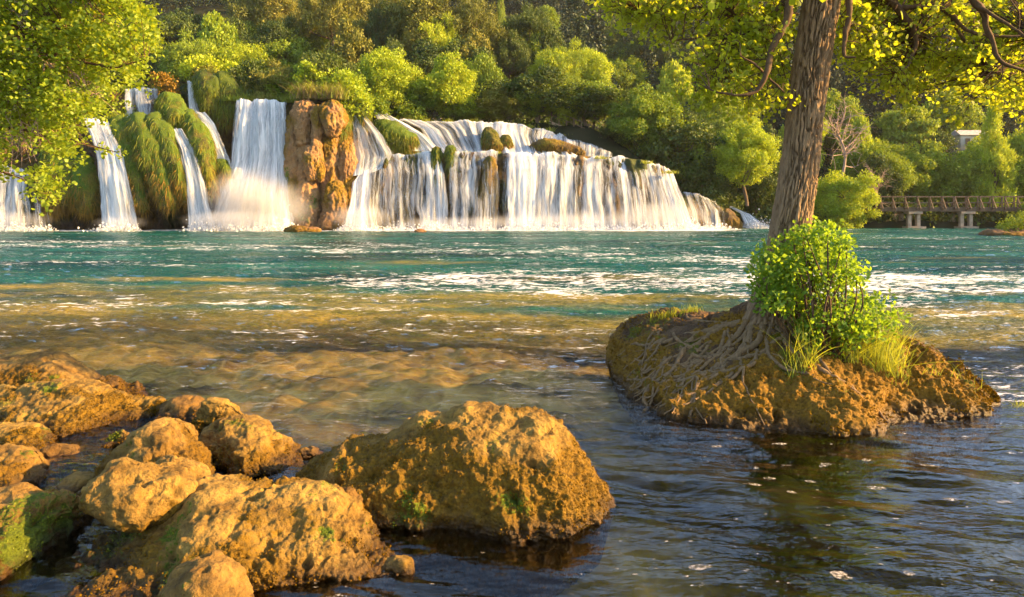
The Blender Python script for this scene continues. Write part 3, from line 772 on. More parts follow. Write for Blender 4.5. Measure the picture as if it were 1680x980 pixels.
def waterfall(label, rows, flow, seed=0, width_hint=None, ripple=0.18, layers=2, group="falls pouring into the pool", edge=0.05, spray=None, lipback=1.2):
    """rows: from lip to foot, each a list of (px,py,Y); flow: list of (u, amount) across"""
    R = [np.array([P(*q) for q in row]) for row in rows]
    c = R[-1].mean(0); root = empty("waterfall", (c[0], c[1], 0)); tag(root, label, "waterfall", group)
    wtop = np.linalg.norm(np.diff(R[0], axis=0), axis=1).sum(); wb = np.linalg.norm(np.diff(R[-1], axis=0), axis=1).sum()
    W = max(wtop, wb); H = R[0][:, 2].mean() - R[-1][:, 2].mean()
    nu = int(np.clip(W * 9, 24, 420)); nv = int(np.clip(H * 9, 24, 90))
    RR = np.array([resample(r, nu) for r in R])                 # rows, nu, 3
    u = np.linspace(0, 1, nu)
    fl = np.interp(u, [q[0] for q in flow], [q[1] for q in flow])
    for L in range(layers):
        G = np.zeros((nu, nv, 3))
        for i in range(nu): pass
        tt = np.linspace(0, 1, nv)
        # interpolate rows (catmull) then round the lip
        idx = resample(np.arange(len(rows))[:, None] * np.ones((1, 3)), nv)[:, 0]
        idx = np.clip(idx, 0, len(rows) - 1); i0 = np.minimum(idx.astype(int), len(rows) - 2); f = idx - i0
        if len(rows) == 2:
            fy_ = 1 - (1 - tt) ** 2.2; fz = tt ** 1.55
            G[..., 0] = (RR[0][:, None, 0] + (RR[1] - RR[0])[:, None, 0] * tt[None])
            G[..., 1] = (RR[0][:, None, 1] + (RR[1] - RR[0])[:, None, 1] * fy_[None])
            G[..., 2] = (RR[0][:, None, 2] + (RR[1] - RR[0])[:, None, 2] * fz[None])
        else:
            G = (RR[i0] * (1 - f)[:, None, None] + RR[i0 + 1] * f[:, None, None]).transpose(1, 0, 2)
        p = G.reshape(-1, 3)
        ud = np.repeat((u * W)[:, None], nv, 1).ravel(); vd = np.repeat((tt * H)[None], nu, 0).ravel()
        q = np.stack([ud * 1.1, vd * 0.12, 0 * ud + L * 9 + seed], 1)
        n = fbm(q, 3, seed + 80); n2 = fbm(q * [3.2, 2, 1], 2, seed + 84)
        vv = np.repeat(tt[None], nu, 0).ravel()
        amp = 0.25 + 0.75 * vv
        p[:, 1] += (-ripple * 3.0 * n - ripple * 1.2 * n2) * amp - 0.22 * L
        p[:, 2] += (0.45 * fbm(np.stack([ud * 0.7, 0 * ud + seed, 0 * ud], 1), 3, 5) + 0.15 * n2) * (1 - vv) ** 5
        p[:, 0] += 0.10 * n2 * vv
        e = np.minimum(u, 1 - u) / edge
        e = np.repeat(np.clip(e, 0, 1)[:, None], nv, 1).ravel()
        fa = 0.92 * np.repeat(fl[:, None], nv, 1).ravel() - 0.03 - 0.55 * (1 - e) + (0.12 if L == 0 else -0.16)
        fa = fa + 0.35 * np.maximum(0, vv - 0.86) / 0.14 + 0.28 * np.maximum(0, 0.10 - vv) / 0.10 + 0.25 * n
        # thin lip running back over the edge
        if L == 0:
            pass
        mesh_obj("water_sheet", local(p, root), grid_faces(nu, nv)[:, ::-1], M['fall'], root, attrs={"flow": fa}, uv=np.stack([ud + seed * 3.7 + L * 50, vd], 1))
    # splashing drops and froth along the foot
    if abs(R[-1][:, 2].mean()) < 0.6:
        rs = np.random.default_rng(seed + 700); k = int(W * 260)
        uu = rs.random(k); wgt = np.interp(uu, u, fl); kp = rs.random(k) < np.clip(wgt, 0.15, 1); uu = uu[kp]; k = len(uu)
        ft = np.stack([np.interp(uu, u, RR[-1][:, a_]) for a_ in range(3)], 1)
        ft[:, 1] -= rs.exponential(0.55, k); ft[:, 0] += 0.2 * rs.normal(size=k)
        ft[:, 2] = 0.03 + rs.exponential(0.22, k) * np.exp(-np.abs(ft[:, 1] - RR[-1][:, 1].mean()) * .25) * (0.5 + np.interp(uu, u, fl)) * (0.35 + 1.1 * rs.random(k) * (fbm(np.stack([uu * W * .8, 0 * uu, 0 * uu + seed], 1), 2, 9) + .5))
        Vs, Fs, ts = leaves(ft, rs.normal(size=(k, 3)), rs.normal(size=(k, 3)), 0.07 + 0.16 * rs.random(k), 'rhomb', rs)
        mesh_obj("splash", local(Vs, root), Fs, M['froth'], root, attrs={"tint": ts})["kind"] = "stuff"
    if spray:
        for (px, py, Y, rx, ry, rz, dn) in spray:
            c2 = P(px, py, Y)
            th = np.linspace(0.001, math.pi - .001, 26); ph = np.linspace(0, 2 * math.pi, 44, endpoint=False)
            A, B = np.meshgrid(ph, th, indexing='ij')
            S = np.stack([np.cos(A) * np.sin(B), np.sin(A) * np.sin(B), np.cos(B)], -1).reshape(-1, 3)
            S = S * (1 + 0.28 * fbm(S * 1.7 + seed + px * .1, 3, seed)[:, None])
            V = S * [rx * 1.35, ry * 1.2, rz * 1.35] + c2
            V[:, 2] = np.maximum(V[:, 2], 0.06)
            mesh_obj("spray", local(V, root), grid_faces(44, 26, wrap_u=True)[:, ::-1], M[('spray_thin', 'spray', 'spray_thick')[dn]], root)
    return root

# left side
waterfall("white fall at the far left edge half hidden by the hanging branches",
          [[(-110, 265, 55), (8, 272, 54.5), (58, 292, 54.3)], [(-120, 330, 53.5), (0, 330, 53.3), (80, 330, 53.3)], [(-125, 381, 52.8), (0, 381, 52.5), (92, 381, 52.6)]],
          [(0, 0.9), (0.55, 0.75), (0.7, 0.5), (0.8, 0.32), (1, 0.3)], 1, spray=[(15, 372, 51.8, 3.0, 1.2, 1.0, 0)])
waterfall("narrow tall fall between the hanging branches and the mossy drapes",
          [[(140, 193, 55), (182, 199, 55)], [(156, 240, 53.8), (202, 244, 53.8)], [(164, 300, 53.0), (214, 300, 53.0)], [(167, 381, 52.4), (228, 381, 52.4)]],
          [(0, 0.7), (0.2, 1.0), (0.8, 1.0), (1, 0.7)], 2, spray=[(198, 374, 51.6, 1.9, 0.9, 0.8, 0)])
waterfall("short pale upper fall above the mossy drapes, partly covered by leaves",
          [[(204, 146, 58.2), (258, 146, 58.2)], [(204, 170, 57.6), (262, 170, 57.6)], [(206, 193, 57.2), (262, 193, 57.2)]],
          [(0, 0.45), (0.5, 0.75), (1, 0.4)], 3)
waterfall("slanting fall running down between the two green moss banks",
          [[(283, 212, 55.2), (302, 213, 55.2)], [(296, 245, 54.2), (324, 248, 54.2)], [(308, 300, 53.3), (340, 300, 53.3)], [(312, 380, 52.6), (362, 380, 52.6)]],
          [(0, 0.6), (0.3, 0.9), (0.8, 0.8), (1, 0.6)], 4, spray=[(338, 372, 52.0, 1.6, 0.8, 0.8, 0)])
waterfall("thin high strand of water dropping left of the grassy hanging mound",
          [[(308, 134, 58.6), (318, 134, 58.6)], [(309, 160, 58.1), (321, 160, 58.1)], [(312, 190, 57.4), (330, 190, 57.4)]],
          [(0, 0.7), (1, 0.7)], 5, edge=0.15)
waterfall("stepped stream spilling from the thin strand towards the big white fall",
          [[(312, 188, 57.2), (336, 186, 57.2)], [(335, 205, 56.4), (352, 203, 56.4)], [(345, 238, 55.6), (366, 234, 55.6)], [(352, 262, 55.2), (378, 262, 55.2)], [(366, 330, 54.4), (392, 330, 54.4)]],
          [(0, 0.7), (0.5, 1.0), (1, 0.6)], 6)
waterfall("large powerful white fall left of the brown tufa pillar",
          [[(388, 165, 57.2), (430, 164, 57.2), (470, 168, 57.2)], [(384, 200, 56.4), (430, 200, 56.4), (472, 200, 56.5)], [(378, 265, 55.6), (430, 265, 55.6), (474, 265, 55.8)],
           [(356, 330, 54.2), (420, 330, 54.2), (480, 330, 54.8)], [(340, 381, 53.0), (415, 381, 52.8), (488, 381, 53.8)]],
          [(0, 0.75), (0.2, 0.95), (0.8, 0.95), (1, 0.75)], 7, ripple=0.25,
          spray=[(396, 345, 52.6, 2.2, 1.2, 3.0, 2), (440, 345, 53.2, 2.7, 1.4, 2.4, 1), (415, 310, 53.6, 2.4, 1.2, 2.2, 0), (380, 366, 51.6, 3.4, 1.2, 1.0, 1), (470, 352, 52.0, 1.9, 1.0, 1.5, 0)])
# right of the pillar
waterfall("sloping fall between the tufa pillar and the green dome",
          [[(566, 182, 58.0), (582, 184, 57.8), (600, 190, 57.6)], [(572, 215, 57.2), (600, 218, 57.0), (630, 222, 56.8)], [(574, 255, 56.6), (612, 256, 56.6), (648, 252, 56.8)], [(574, 290, 56.0), (606, 285, 56.2), (640, 270, 56.8)]],
          [(0, 0.35), (0.35, 0.5), (0.6, 0.55), (1, 0.6)], 8)
waterfall("upper cascade strand falling over the crest beside the green dome",
          [[(608, 178, 61.2), (640, 190, 61.2)], [(620, 196, 60.4), (672, 205, 60.4)], [(650, 215, 59.4), (700, 222, 59.4)], [(672, 248, 58.4), (728, 250, 58.4)]],
          [(0, 0.9), (0.4, 0.6), (1, 0.6)], 9)
waterfall("wide white cascade of the upper tier behind the main curtain",
          [[(652, 196, 63.5), (720, 199, 63.5), (800, 200, 63.5), (860, 207, 63.5), (905, 216, 63.5), (935, 230, 63.5)], [(690, 212, 62), (740, 214, 62), (800, 215, 62), (860, 222, 62), (900, 228, 62), (940, 238, 62)],
           [(716, 252, 59.6), (760, 252, 59.6), (810, 252, 59.6), (870, 252, 59.6), (915, 255, 59.6), (950, 256, 59.6)]],
          [(0, 0.8), (0.25, 0.45), (0.3, 0.7), (0.55, 0.9), (0.66, 0.2), (0.72, 0.7), (0.85, 0.8), (1, 0.6)], 10, ripple=0.3)
waterfall("low cascade trickling beside the boardwalk at the right end of the upper tier",
          [[(925, 226, 63.0), (965, 236, 63.0), (1004, 252, 63.0)], [(925, 256, 60.5), (965, 257, 60.5), (1006, 258, 60.5)]],
          [(0, 0.6), (0.5, 0.5), (1, 0.45)], 11)
waterfall("left part of the main curtain fall, dark rock showing behind thin strands",
          [[(590, 285, 56.4), (610, 262, 57), (640, 255, 57.4), (680, 251, 57.4), (712, 252, 57.4), (728, 262, 57.2)],
           [(578, 300, 55.6), (606, 290, 55.8), (642, 285, 56.0), (680, 285, 56.0), (714, 285, 56), (734, 290, 56)],
           [(574, 340, 54.4), (602, 340, 54.8), (640, 340, 55.2), (680, 340, 55.2), (716, 340, 55.2), (740, 340, 55.4)],
           [(560, 380, 53.4), (606, 380, 53.8), (644, 379, 54.6), (684, 379, 54.6), (718, 379, 54.6), (742, 379, 54.9)]],
          [(0, 1.0), (0.17, 0.95), (0.27, 0.2), (0.36, 0.32), (0.52, 0.42), (0.62, 0.15), (0.68, 0.75), (0.86, 0.85), (0.95, 0.3), (1, 0.1)], 12, ripple=0.2,
          spray=[(590, 368, 52.8, 2.3, 1.0, 1.3, 1), (700, 374, 53.6, 3.0, 0.8, 0.8, 0)])
waterfall("main curtain fall, broad and high, sunlit at its right end",
          [[(734, 251, 57.3), (800, 248, 57.3), (860, 251, 57.3), (920, 254, 57.5), (980, 257, 58), (1040, 262, 58.6), (1085, 272, 59.0), (1104, 284, 59.2)],
           [(733, 278, 56.2), (800, 276, 56.0), (860, 277, 56.1), (920, 279, 56.3), (980, 281, 56.7), (1044, 287, 57.3), (1090, 295, 57.8), (1112, 303, 58.2)],
           [(733, 325, 55.3), (800, 325, 55.0), (860, 325, 55.2), (920, 325, 55.4), (980, 325, 55.8), (1050, 328, 56.3), (1100, 330, 56.8), (1124, 332, 57.2)],
           [(733, 379, 54.7), (800, 379, 54.4), (860, 379, 54.5), (920, 379, 54.7), (985, 379, 55.0), (1055, 379, 55.4), (1108, 378, 55.8), (1138, 378, 56.2)]],
          [(0, 0.2), (0.03, 0.55), (0.08, 0.45), (0.13, 0.35), (0.155, 0.75), (0.175, 0.1), (0.215, 0.08), (0.23, 0.95), (0.33, 0.9), (0.42, 0.55), (0.5, 0.5), (0.55, 0.78), (0.60, 0.42), (0.68, 0.55), (0.75, 0.42), (0.83, 0.6), (0.9, 0.8), (0.97, 1.0), (1, 0.8)], 13, ripple=0.22, edge=0.012,
          spray=[(780, 374, 53.6, 5.0, 0.9, 0.9, 0), (880, 373, 53.4, 5.0, 0.9, 1.0, 0), (990, 372, 53.8, 5.5, 0.9, 1.2, 0), (1085, 368, 54.6, 3.4, 1.0, 1.6, 1)])
waterfall("low thin veil of water right of the main curtain",
          [[(1118, 316, 60.0), (1150, 320, 60.2), (1180, 336, 60.6)], [(1126, 345, 58.6), (1160, 345, 58.8), (1190, 348, 59.4)], [(1134, 378, 57.6), (1165, 378, 58), (1198, 377, 58.6)]],
          [(0, 0.3), (0.5, 0.42), (1, 0.35)], 14)
waterfall("small bright chute at the right end of the falls",
          [[(1196, 340, 62.0), (1206, 341, 62)], [(1214, 350, 61), (1232, 352, 61)], [(1222, 376, 60), (1262, 375, 60)]],
          [(0, 0.6), (0.4, 1), (1, 0.8)], 15, spray=[(1245, 372, 59.2, 1.4, 0.6, 0.5, 0)])

lap('falls')
# ------------------------------------------------------------------ tufa pillar and mossy mounds
def scatter_on(V, F4, n, r, cond=None):
    """points and normals on quad mesh"""
    a, b, c, d = V[F4[:, 0]], V[F4[:, 1]], V[F4[:, 2]], V[F4[:, 3]]
    nn = np.cross(c - a, d - b); ar = np.linalg.norm(nn, axis=1) / 2
    k = r.choice(len(F4), size=n, p=ar / ar.sum())
    s, t = r.random((n, 1)), r.random((n, 1))
    p = (a[k] * (1 - s) + b[k] * s) * (1 - t) + (d[k] * (1 - s) + c[k] * s) * t
    return p, unit(nn[k])

def mound(label, lobes, seed=0, ochre=0.3, nblade=9000, blade=(0.38, 0.022), name="moss_mound", cat="moss mound", mat='mossbody', green=0.6, group=None, hang=1.0, part="hanging_moss", rough=1.0):
    """lobes: list of paths [(px,py,Y,r_m), ...] each a tapered mass; joined in one body"""
    allc = np.array([P(*q[:3]) for l in lobes for q in l]); c = allc.mean(0)
    root = empty(name, c); tag(root, label, cat, group)
    parts = []; Ps = []; Ns = []
    r = np.random.default_rng(seed + 500)
    for li, l in enumerate(lobes):
        pts = np.array([[*P(*q[:3]), q[3]] for q in l])
        pts = resample(pts, 40)
        # round both ends
        e = np.linspace(0, 1, 40); cap = np.sqrt(np.clip(1 - (np.clip(1 - e / 0.14, 0, 1)) ** 2, 0.01, 1)) * np.sqrt(np.clip(1 - (np.clip(1 - (1 - e) / 0.10, 0, 1)) ** 2, 0.01, 1))
        V, F = tube(pts[:, :3], pts[:, 3] * cap, 48)
        n = unit(V - pts[np.clip(np.arange(len(V)) // 48, 0, 39), :3])
        V = V + n * ((0.30 * fbm(V * [0.9, .9, .4] / rough, 4, seed + li) + 0.12 * fbm(V * [4, 4, 1.2] / rough, 3, seed + 9)) * rough)[:, None]
        parts.append((V, F))
        p, nn = scatter_on(V, F[0], max(200, nblade // len(lobes)), r)
        ctr = pts[np.argmin(((p[:, None] - pts[None, :, :3]) ** 2).sum(2), 1), :3]
        nn = nn * np.sign((nn * (p - ctr)).sum(1, keepdims=True))
        Ps.append(p); Ns.append(nn)
    V, F = merge(parts)
    mo = 0.6 + 0.6 * fbm(V * 0.7, 2, seed + 3)
    hgt = (V[:, 2] - V[:, 2].min()) / (np.ptp(V[:, 2]) + .01)
    gr = green - 0.35 + 0.5 * hgt + 0.6 * fbm(V * 0.8, 2, seed + 4)
    mesh_obj("body", local(V, root), F, M[mat], root, attrs={"moss": mo, "green": gr, "wet": 0 * mo})
    if nblade:
        p = np.vstack(Ps); nn = np.vstack(Ns)
        keep = nn[:, 1] < 0.5; p, nn = p[keep], nn[keep]
        hgt = (p[:, 2] - V[:, 2].min()) / (np.ptp(V[:, 2]) + .01)
        g = hgt * 1.1 + 0.7 * fbm(p * 0.9, 2, seed + 6) + 0.15 * r.normal(size=len(p)) > ochre
        for sel, mt, pn in ((g, 'hang_moss', part), (~g, 'hang_ochre', part)):
            if sel.sum() < 5: continue
            q, m_ = p[sel], nn[sel]
            k = len(q)
            d = m_ * 0.40 + np.array([0, 0, -0.8 * hang + 0.35 * (1 - hang)]) + 0.25 * r.normal(size=(k, 3))
            B, BF, tint = blades(q - m_ * 0.03, d, blade[0] * (0.5 + r.random(k)), blade[1] * (0.6 + 0.8 * r.random(k)), np.array([[0, 0, -0.7 * hang]]) + 0.1 * r.normal(size=(k, 3)), r, 4)
            mesh_obj(pn, local(B, root), BF, M[mt], root, smooth=False, attrs={"tint": tint})
    return root

MG = "mossy drapes between the falls on the left"
mound("thick green moss drapes hanging between two falls on the left, ochre at the bottom",
      [[(195, 196, 56.2, .7), (205, 230, 55.0, 1.0), (222, 290, 54.0, .75), (236, 350, 53.2, .45)],
       [(222, 190, 56.4, .9), (240, 230, 54.8, 1.1), (262, 290, 53.8, .9), (282, 345, 53.0, .55)],
       [(250, 192, 56.4, .9), (268, 225, 55.0, 1.0), (290, 280, 54.0, .8), (306, 335, 53.2, .45)],
       [(205, 260, 54.8, .6), (210, 300, 54, .55), (222, 340, 53.2, .4)]], 101, 0.42, 17000)
mound("bright green moss bank beside the slanting fall, left of the big white fall",
      [[(276, 160, 57.6, .9), (285, 185, 56.8, 1.1), (300, 205, 56, .9)],
       [(312, 204, 56.4, .8), (330, 235, 55.2, .95), (340, 275, 54.4, .75), (349, 325, 53.8, .45)],
       [(300, 190, 56.8, .8), (316, 210, 56.0, .9), (326, 240, 55.2, .7)]], 102, 0.35, 11000)
mound("rounded grassy mound overhanging the cliff left of the big white fall",
      [[(335, 128, 60, 1.1), (345, 150, 58.6, 1.2), (352, 185, 58, .8)], [(368, 130, 60, 1.3), (375, 160, 58.8, 1.1), (368, 210, 58.2, .55)], [(398, 140, 60, .9), (392, 165, 58.8, .6)]],
      103, 0.1, 9000)
mound("ochre and orange mossy mound under the hanging branches at the left",
      [[(100, 240, 56, 1.4), (105, 290, 55, 1.5), (112, 340, 54, 1.1)], [(135, 260, 56, 1.2), (140, 310, 54.6, 1.2), (150, 350, 53.8, .7)], [(88, 320, 54.6, 1.0), (95, 350, 54, .7)]],
      104, 0.75, 9000)
mound("small dark mossy knob wetted by spray beside the big white fall",
      [[(362, 262, 55.2, .55), (366, 285, 54.8, .55), (368, 300, 54.6, .35)]], 105, 0.5, 1500)
mound("smooth green dome of moss between the sloping fall and the upper cascade",
      [[(612, 208, 60, .8), (640, 222, 59.2, 1.25), (668, 236, 58.6, .95), (680, 244, 58.4, .5)], [(618, 225, 59, .7), (640, 240, 58.6, .8), (665, 244, 58.4, .5)]], 106, 0.12, 9000, blade=(0.4, 0.025))
mound("ochre moss clump with leafy edge hanging right of the tufa pillar",
      [[(562, 165, 58.4, .8), (566, 200, 57.4, .75), (560, 245, 56.6, .6)], [(590, 175, 58.4, .7), (598, 205, 57.6, .5)]], 107, 0.45, 5000)
mound("small round green tussock on the lip of the main curtain, left one of a pair",
      [[(716, 243, 57.6, .38), (715, 262, 57.0, .38), (714, 300, 56.0, .22)]], 108, 0.1, 1400)
mound("small round green tussock on the lip of the main curtain, right one of a pair",
      [[(739, 240, 57.6, .42), (741, 260, 57.0, .40), (744, 290, 56.2, .28)]], 109, 0.1, 1600)
mound("dark mossy boulder mass dividing the upper tier cascade",
      [[(800, 212, 61.4, .5), (806, 232, 60.4, .8), (812, 250, 59.4, .7)], [(830, 225, 61, .5), (828, 245, 60, .7)]], 110, 0.6, 3000, green=0.2, blade=(0.3, 0.03))
mound("long low dark rock ledge with moss between the upper tier and the main curtain",
      [[(868, 240, 60.4, .35), (905, 240, 60.0, .6), (945, 248, 60.0, .45), (960, 252, 59.8, .25)]], 111, 0.8, 2500, green=0.0, blade=(0.2, 0.02), mat='cliff')
mound("brown moss-streaked rock rib between two sheets of the main curtain",
      [[(802, 256, 56.9, .45), (804, 300, 56.2, .7), (803, 370, 55.6, .8)]], 112, 1.2, 0, green=0.0, blade=(0.2, 0.02), mat='cliff')
mound("dark mossy rock behind the thin strands of the left curtain",
      [[(628, 275, 57.2, .6), (630, 320, 56.6, .8), (640, 378, 56.0, .9)], [(668, 275, 57.4, .7), (672, 320, 56.8, .8), (672, 378, 56.0, .9)]], 113, 0.7, 0, green=0.1, blade=(0.2, 0.02), mat='cliff')
mound("low dark mossy rock between the thin veil and the bright chute",
      [[(1180, 352, 60.4, .8), (1200, 366, 60, .8), (1216, 376, 60, .4)]], 114, 0.9, 1500, green=0.1, blade=(0.2, 0.02), mat='cliff')

def tufa_pillar():
    root = empty("tufa_pillar", P(520, 378, 55)); tag(root, "tall brown tufa pillar with vertical folds standing between the two big falls", "rock pillar")
    lobes = [[(486, 191, 57.2, .55), (484, 205, 56.6, .75), (484, 260, 56.2, .85), (488, 320, 55.8, .95), (490, 380, 55.4, 1.1)],
             [(498, 171, 56.9, .75), (500, 191, 56.2, .95), (496, 215, 55.7, .62), (500, 240, 55.6, .5)],
             [(505, 205, 56.6, .8), (504, 250, 56.2, .9), (506, 310, 55.6, 1.0), (505, 384, 55.0, 1.2)],
             [(521, 173, 56.2, .55), (521, 205, 55.5, .62), (519, 232, 55.2, .42), (521, 262, 55.0, .50), (526, 300, 54.9, .3)],
             [(541, 173, 56.4, .8), (547, 195, 55.6, 1.05), (546, 208, 55.3, .85), (543, 226, 55.3, .3)],
             [(536, 200, 56.8, .9), (544, 250, 56.2, .8), (540, 300, 55.9, .7), (548, 384, 55.4, 1.1)],
             [(508, 240, 55.2, .35), (511, 268, 54.8, .60), (514, 298, 54.8, .35)],
             [(566, 225, 56.9, .5), (570, 262, 56.3, .75), (566, 320, 56.2, .75), (562, 384, 55.6, .95)],
             [(545, 300, 55.3, .6), (552, 330, 54.9, .95), (545, 384, 54.4, 1.2)],
             [(512, 322, 55.2, .6), (508, 350, 54.8, .9), (506, 384, 54.4, 1.1)]]
    parts = []
    for li, l in enumerate(lobes):
        pts = resample(np.array([[*P(*q[:3]), q[3]] for q in l]), 110)
        e = np.linspace(0, 1, 110)
        cap = np.sqrt(np.clip(1 - (np.clip(1 - e / 0.06, 0, 1)) ** 2, 0.01, 1)) * np.sqrt(np.clip(1 - (np.clip(1 - (1 - e) / 0.06, 0, 1)) ** 2, 0.01, 1))
        V, F = tube(pts[:, :3], pts[:, 3] * cap, 110)
        n = unit(V - pts[np.clip(np.arange(len(V)) // 110, 0, 109), :3])
        rid = 1 - np.abs(fbm(V * [1.3, 1.3, 0.3], 3, 120 + li)) * 2.2
        V = V + n * (0.14 * rid - 0.08 + 0.30 * fbm(V * [1.4, 1.4, 0.9], 3, 140 + li) + 0.13 * fbm(V * [6, 6, 3.5], 4, 150) + 0.05 * (0.5 - worley(V * 3.5, 9)))[:, None]
        parts.append((V, F))
    V, F = merge(parts)
    mo = 0.32 + 0.75 * fbm(V * [0.5, .5, 0.3], 3, 160) + 0.25 * sstep(1.5, 4.5, V[:, 0] + 18)  # mask rises to the right, making that side browner and darker
    gr = 0.18 + 0.8 * fbm(V * [0.6, .6, 0.3], 2, 161) - 0.02 * V[:, 2]
    mesh_obj("rock_column", local(V, root), F, M['tufa'], root, attrs={"moss": mo, "green": gr, "wet": 0.55 * sstep(3.2, 0.8, V[:, 2])})
tufa_pillar()

lap('mounds')
# ------------------------------------------------------------------ tree prototypes (unit width 1, unit height 1)
def crown_points(kind, r, nclump, nleaf):
    C = []; R = []
    while len(C) < nclump:
        q = r.uniform(-1, 1, 3)
        if kind == 'broad':
            if not (0.45 < np.linalg.norm(q) < 1.0): continue
            c = np.array([q[0] * .42, q[1] * .42, 0.56 + q[2] * .38]); rad = r.uniform(.08, .15)
        elif kind == 'shrub':
            if not (0.4 < np.linalg.norm(q) < 1.0): continue
            c = np.array([q[0] * .43, q[1] * .43, 0.46 + q[2] * .44]); rad = r.uniform(.09, .15)
        elif kind == 'tall':
            if np.linalg.norm(q) > 1: continue
            z = (q[2] + 1) / 2; w = 0.42 * (math.sin(math.pi * min(1, z * 0.75 + 0.22))) ** 0.8
            c = np.array([q[0] * w, q[1] * w, 0.10 + 0.82 * z]); rad = r.uniform(.06, .12)
        elif kind == 'cone':
            z = r.random() ** 1.2; a = r.uniform(0, 6.28); w = 0.42 * (1 - z) + .04
            c = np.array([math.cos(a) * w * r.uniform(.5, 1), math.sin(a) * w * r.uniform(.5, 1), 0.06 + 0.88 * z]); rad = r.uniform(.05, .10)
        elif kind == 'pine':
            z = r.random(); a = r.uniform(0, 6.28); w = 0.42 * (0.45 + 0.75 * math.sin(math.pi * (0.25 + 0.7 * z))) - .04
            rr = w * math.sqrt(r.random())
            c = np.array([math.cos(a) * rr, math.sin(a) * rr, 0.46 + 0.48 * z]); rad = r.uniform(.07, .13)
        elif kind == 'layer':
            z = r.integers(0, 5) / 5.0; a = r.uniform(0, 6.28); w = 0.45 * (1 - 0.45 * z)
            rr = w * math.sqrt(r.random())
            c = np.array([math.cos(a) * rr, math.sin(a) * rr, 0.30 + 0.62 * z + 0.02 * r.normal()]); rad = r.uniform(.08, .14)
        C.append(c); R.append(rad)
    C = np.array(C); R = np.array(R) * (62.0 / nclump) ** 0.40
    if kind in ('broad', 'shrub', 'pine', 'tall'):
        dd = unit(C - [0, 0, .5]); nz = noise3(dd * 1.9 + r.uniform(0, 50, 3), 3)
        C = [0, 0, .5] + (C - [0, 0, .5]) * (1 + 0.75 * nz)[:, None]; R = R * r.uniform(0.55, 1.35, len(R))
    k = r.choice(nclump, nleaf, p=R ** 2 / (R ** 2).sum())
    d = unit(r.normal(size=(nleaf, 3)))
    flat = {'layer': 0.35, 'pine': 0.6}.get(kind, 0.85)
    rad = R[k] * (0.62 + 0.45 * r.random(nleaf) ** 0.6)
    p = C[k] + d * rad[:, None] * [1, 1, flat]
    p += 0.012 * r.normal(size=p.shape)
    nrm = 1.5 * d + np.array([0, 0, 0.35]) + 0.45 * r.normal(size=d.shape)
    ctr = np.array([0, 0, .5])
    ax = 0.35 * d + r.normal(size=d.shape)
    return p, ax, nrm, C

PROTO = {}
def proto(kind, var, nclump=120, nleaf=16000, size=0.030):
    r = np.random.default_rng(abs(hash((len(kind), var, nleaf))) % 10000 + 13 * var + sum(map(ord, kind)))
    p, ax, nrm, C = crown_points(kind, r, nclump, nleaf)
    shp = 'needle' if kind in ('pine', 'cone') else 'rhomb'
    sz = size * (0.6 + 0.8 * r.random(len(p))) * (1.6 if shp == 'needle' else 1.0)
    V, F, tint = leaves(p, ax, nrm, sz, shp, r)
    me = mesh_obj("crown", V, F, M['leaf_mid'], smooth=False, attrs={"tint": tint})
    cm = me.data; bpy.data.objects.remove(me)
    # trunk and limbs
    parts = []
    top = {'broad': .7, 'shrub': .5, 'tall': .85, 'cone': .92, 'pine': .85, 'layer': .88}[kind]
    nn = 14; t = np.linspace(0, 1, nn)
    lean = r.normal(size=2) * 0.04
    path = np.stack([lean[0] * t + 0.02 * np.sin(t * 6 + r.random() * 6), lean[1] * t + 0.02 * np.cos(t * 5), -0.15 + (top + .15) * t], 1)
    parts.append(tube(path, 0.024 * (1 - t) ** .7 + .004, 7))
    for i in r.choice(len(C), min(len(C), 22), replace=False):
        c = C[i]; h = np.clip(c[2] - r.uniform(.08, .25), 0.12, top)
        j = int(np.clip((h + .15) / (top + .15) * (nn - 1), 1, nn - 1)); a = path[j]
        mid = (a + c) / 2 + np.array([0, 0, -0.03]) + 0.02 * r.normal(size=3)
        pp = resample([a, mid, c], 7)
        parts.append(tube(pp, np.linspace(.009, .002, 7), 5))
    V, F = merge(parts)
    to = mesh_obj("trunk", V, F, M['bark_far']); tm = to.data; bpy.data.objects.remove(to)
    PROTO[(kind, var)] = (cm, tm)
for kind in ('broad', 'shrub', 'tall', 'pine'):
    for v in range(3): proto(kind, v)
proto('cone', 0, 80, 12000); proto('cone', 1, 80, 12000); proto('layer', 0, 70, 14000); proto('layer', 1, 70, 14000)
proto('broad', 7, 210, 36000, 0.021); proto('tall', 7, 200, 32000, 0.020); proto('shrub', 7, 200, 32000, 0.022)

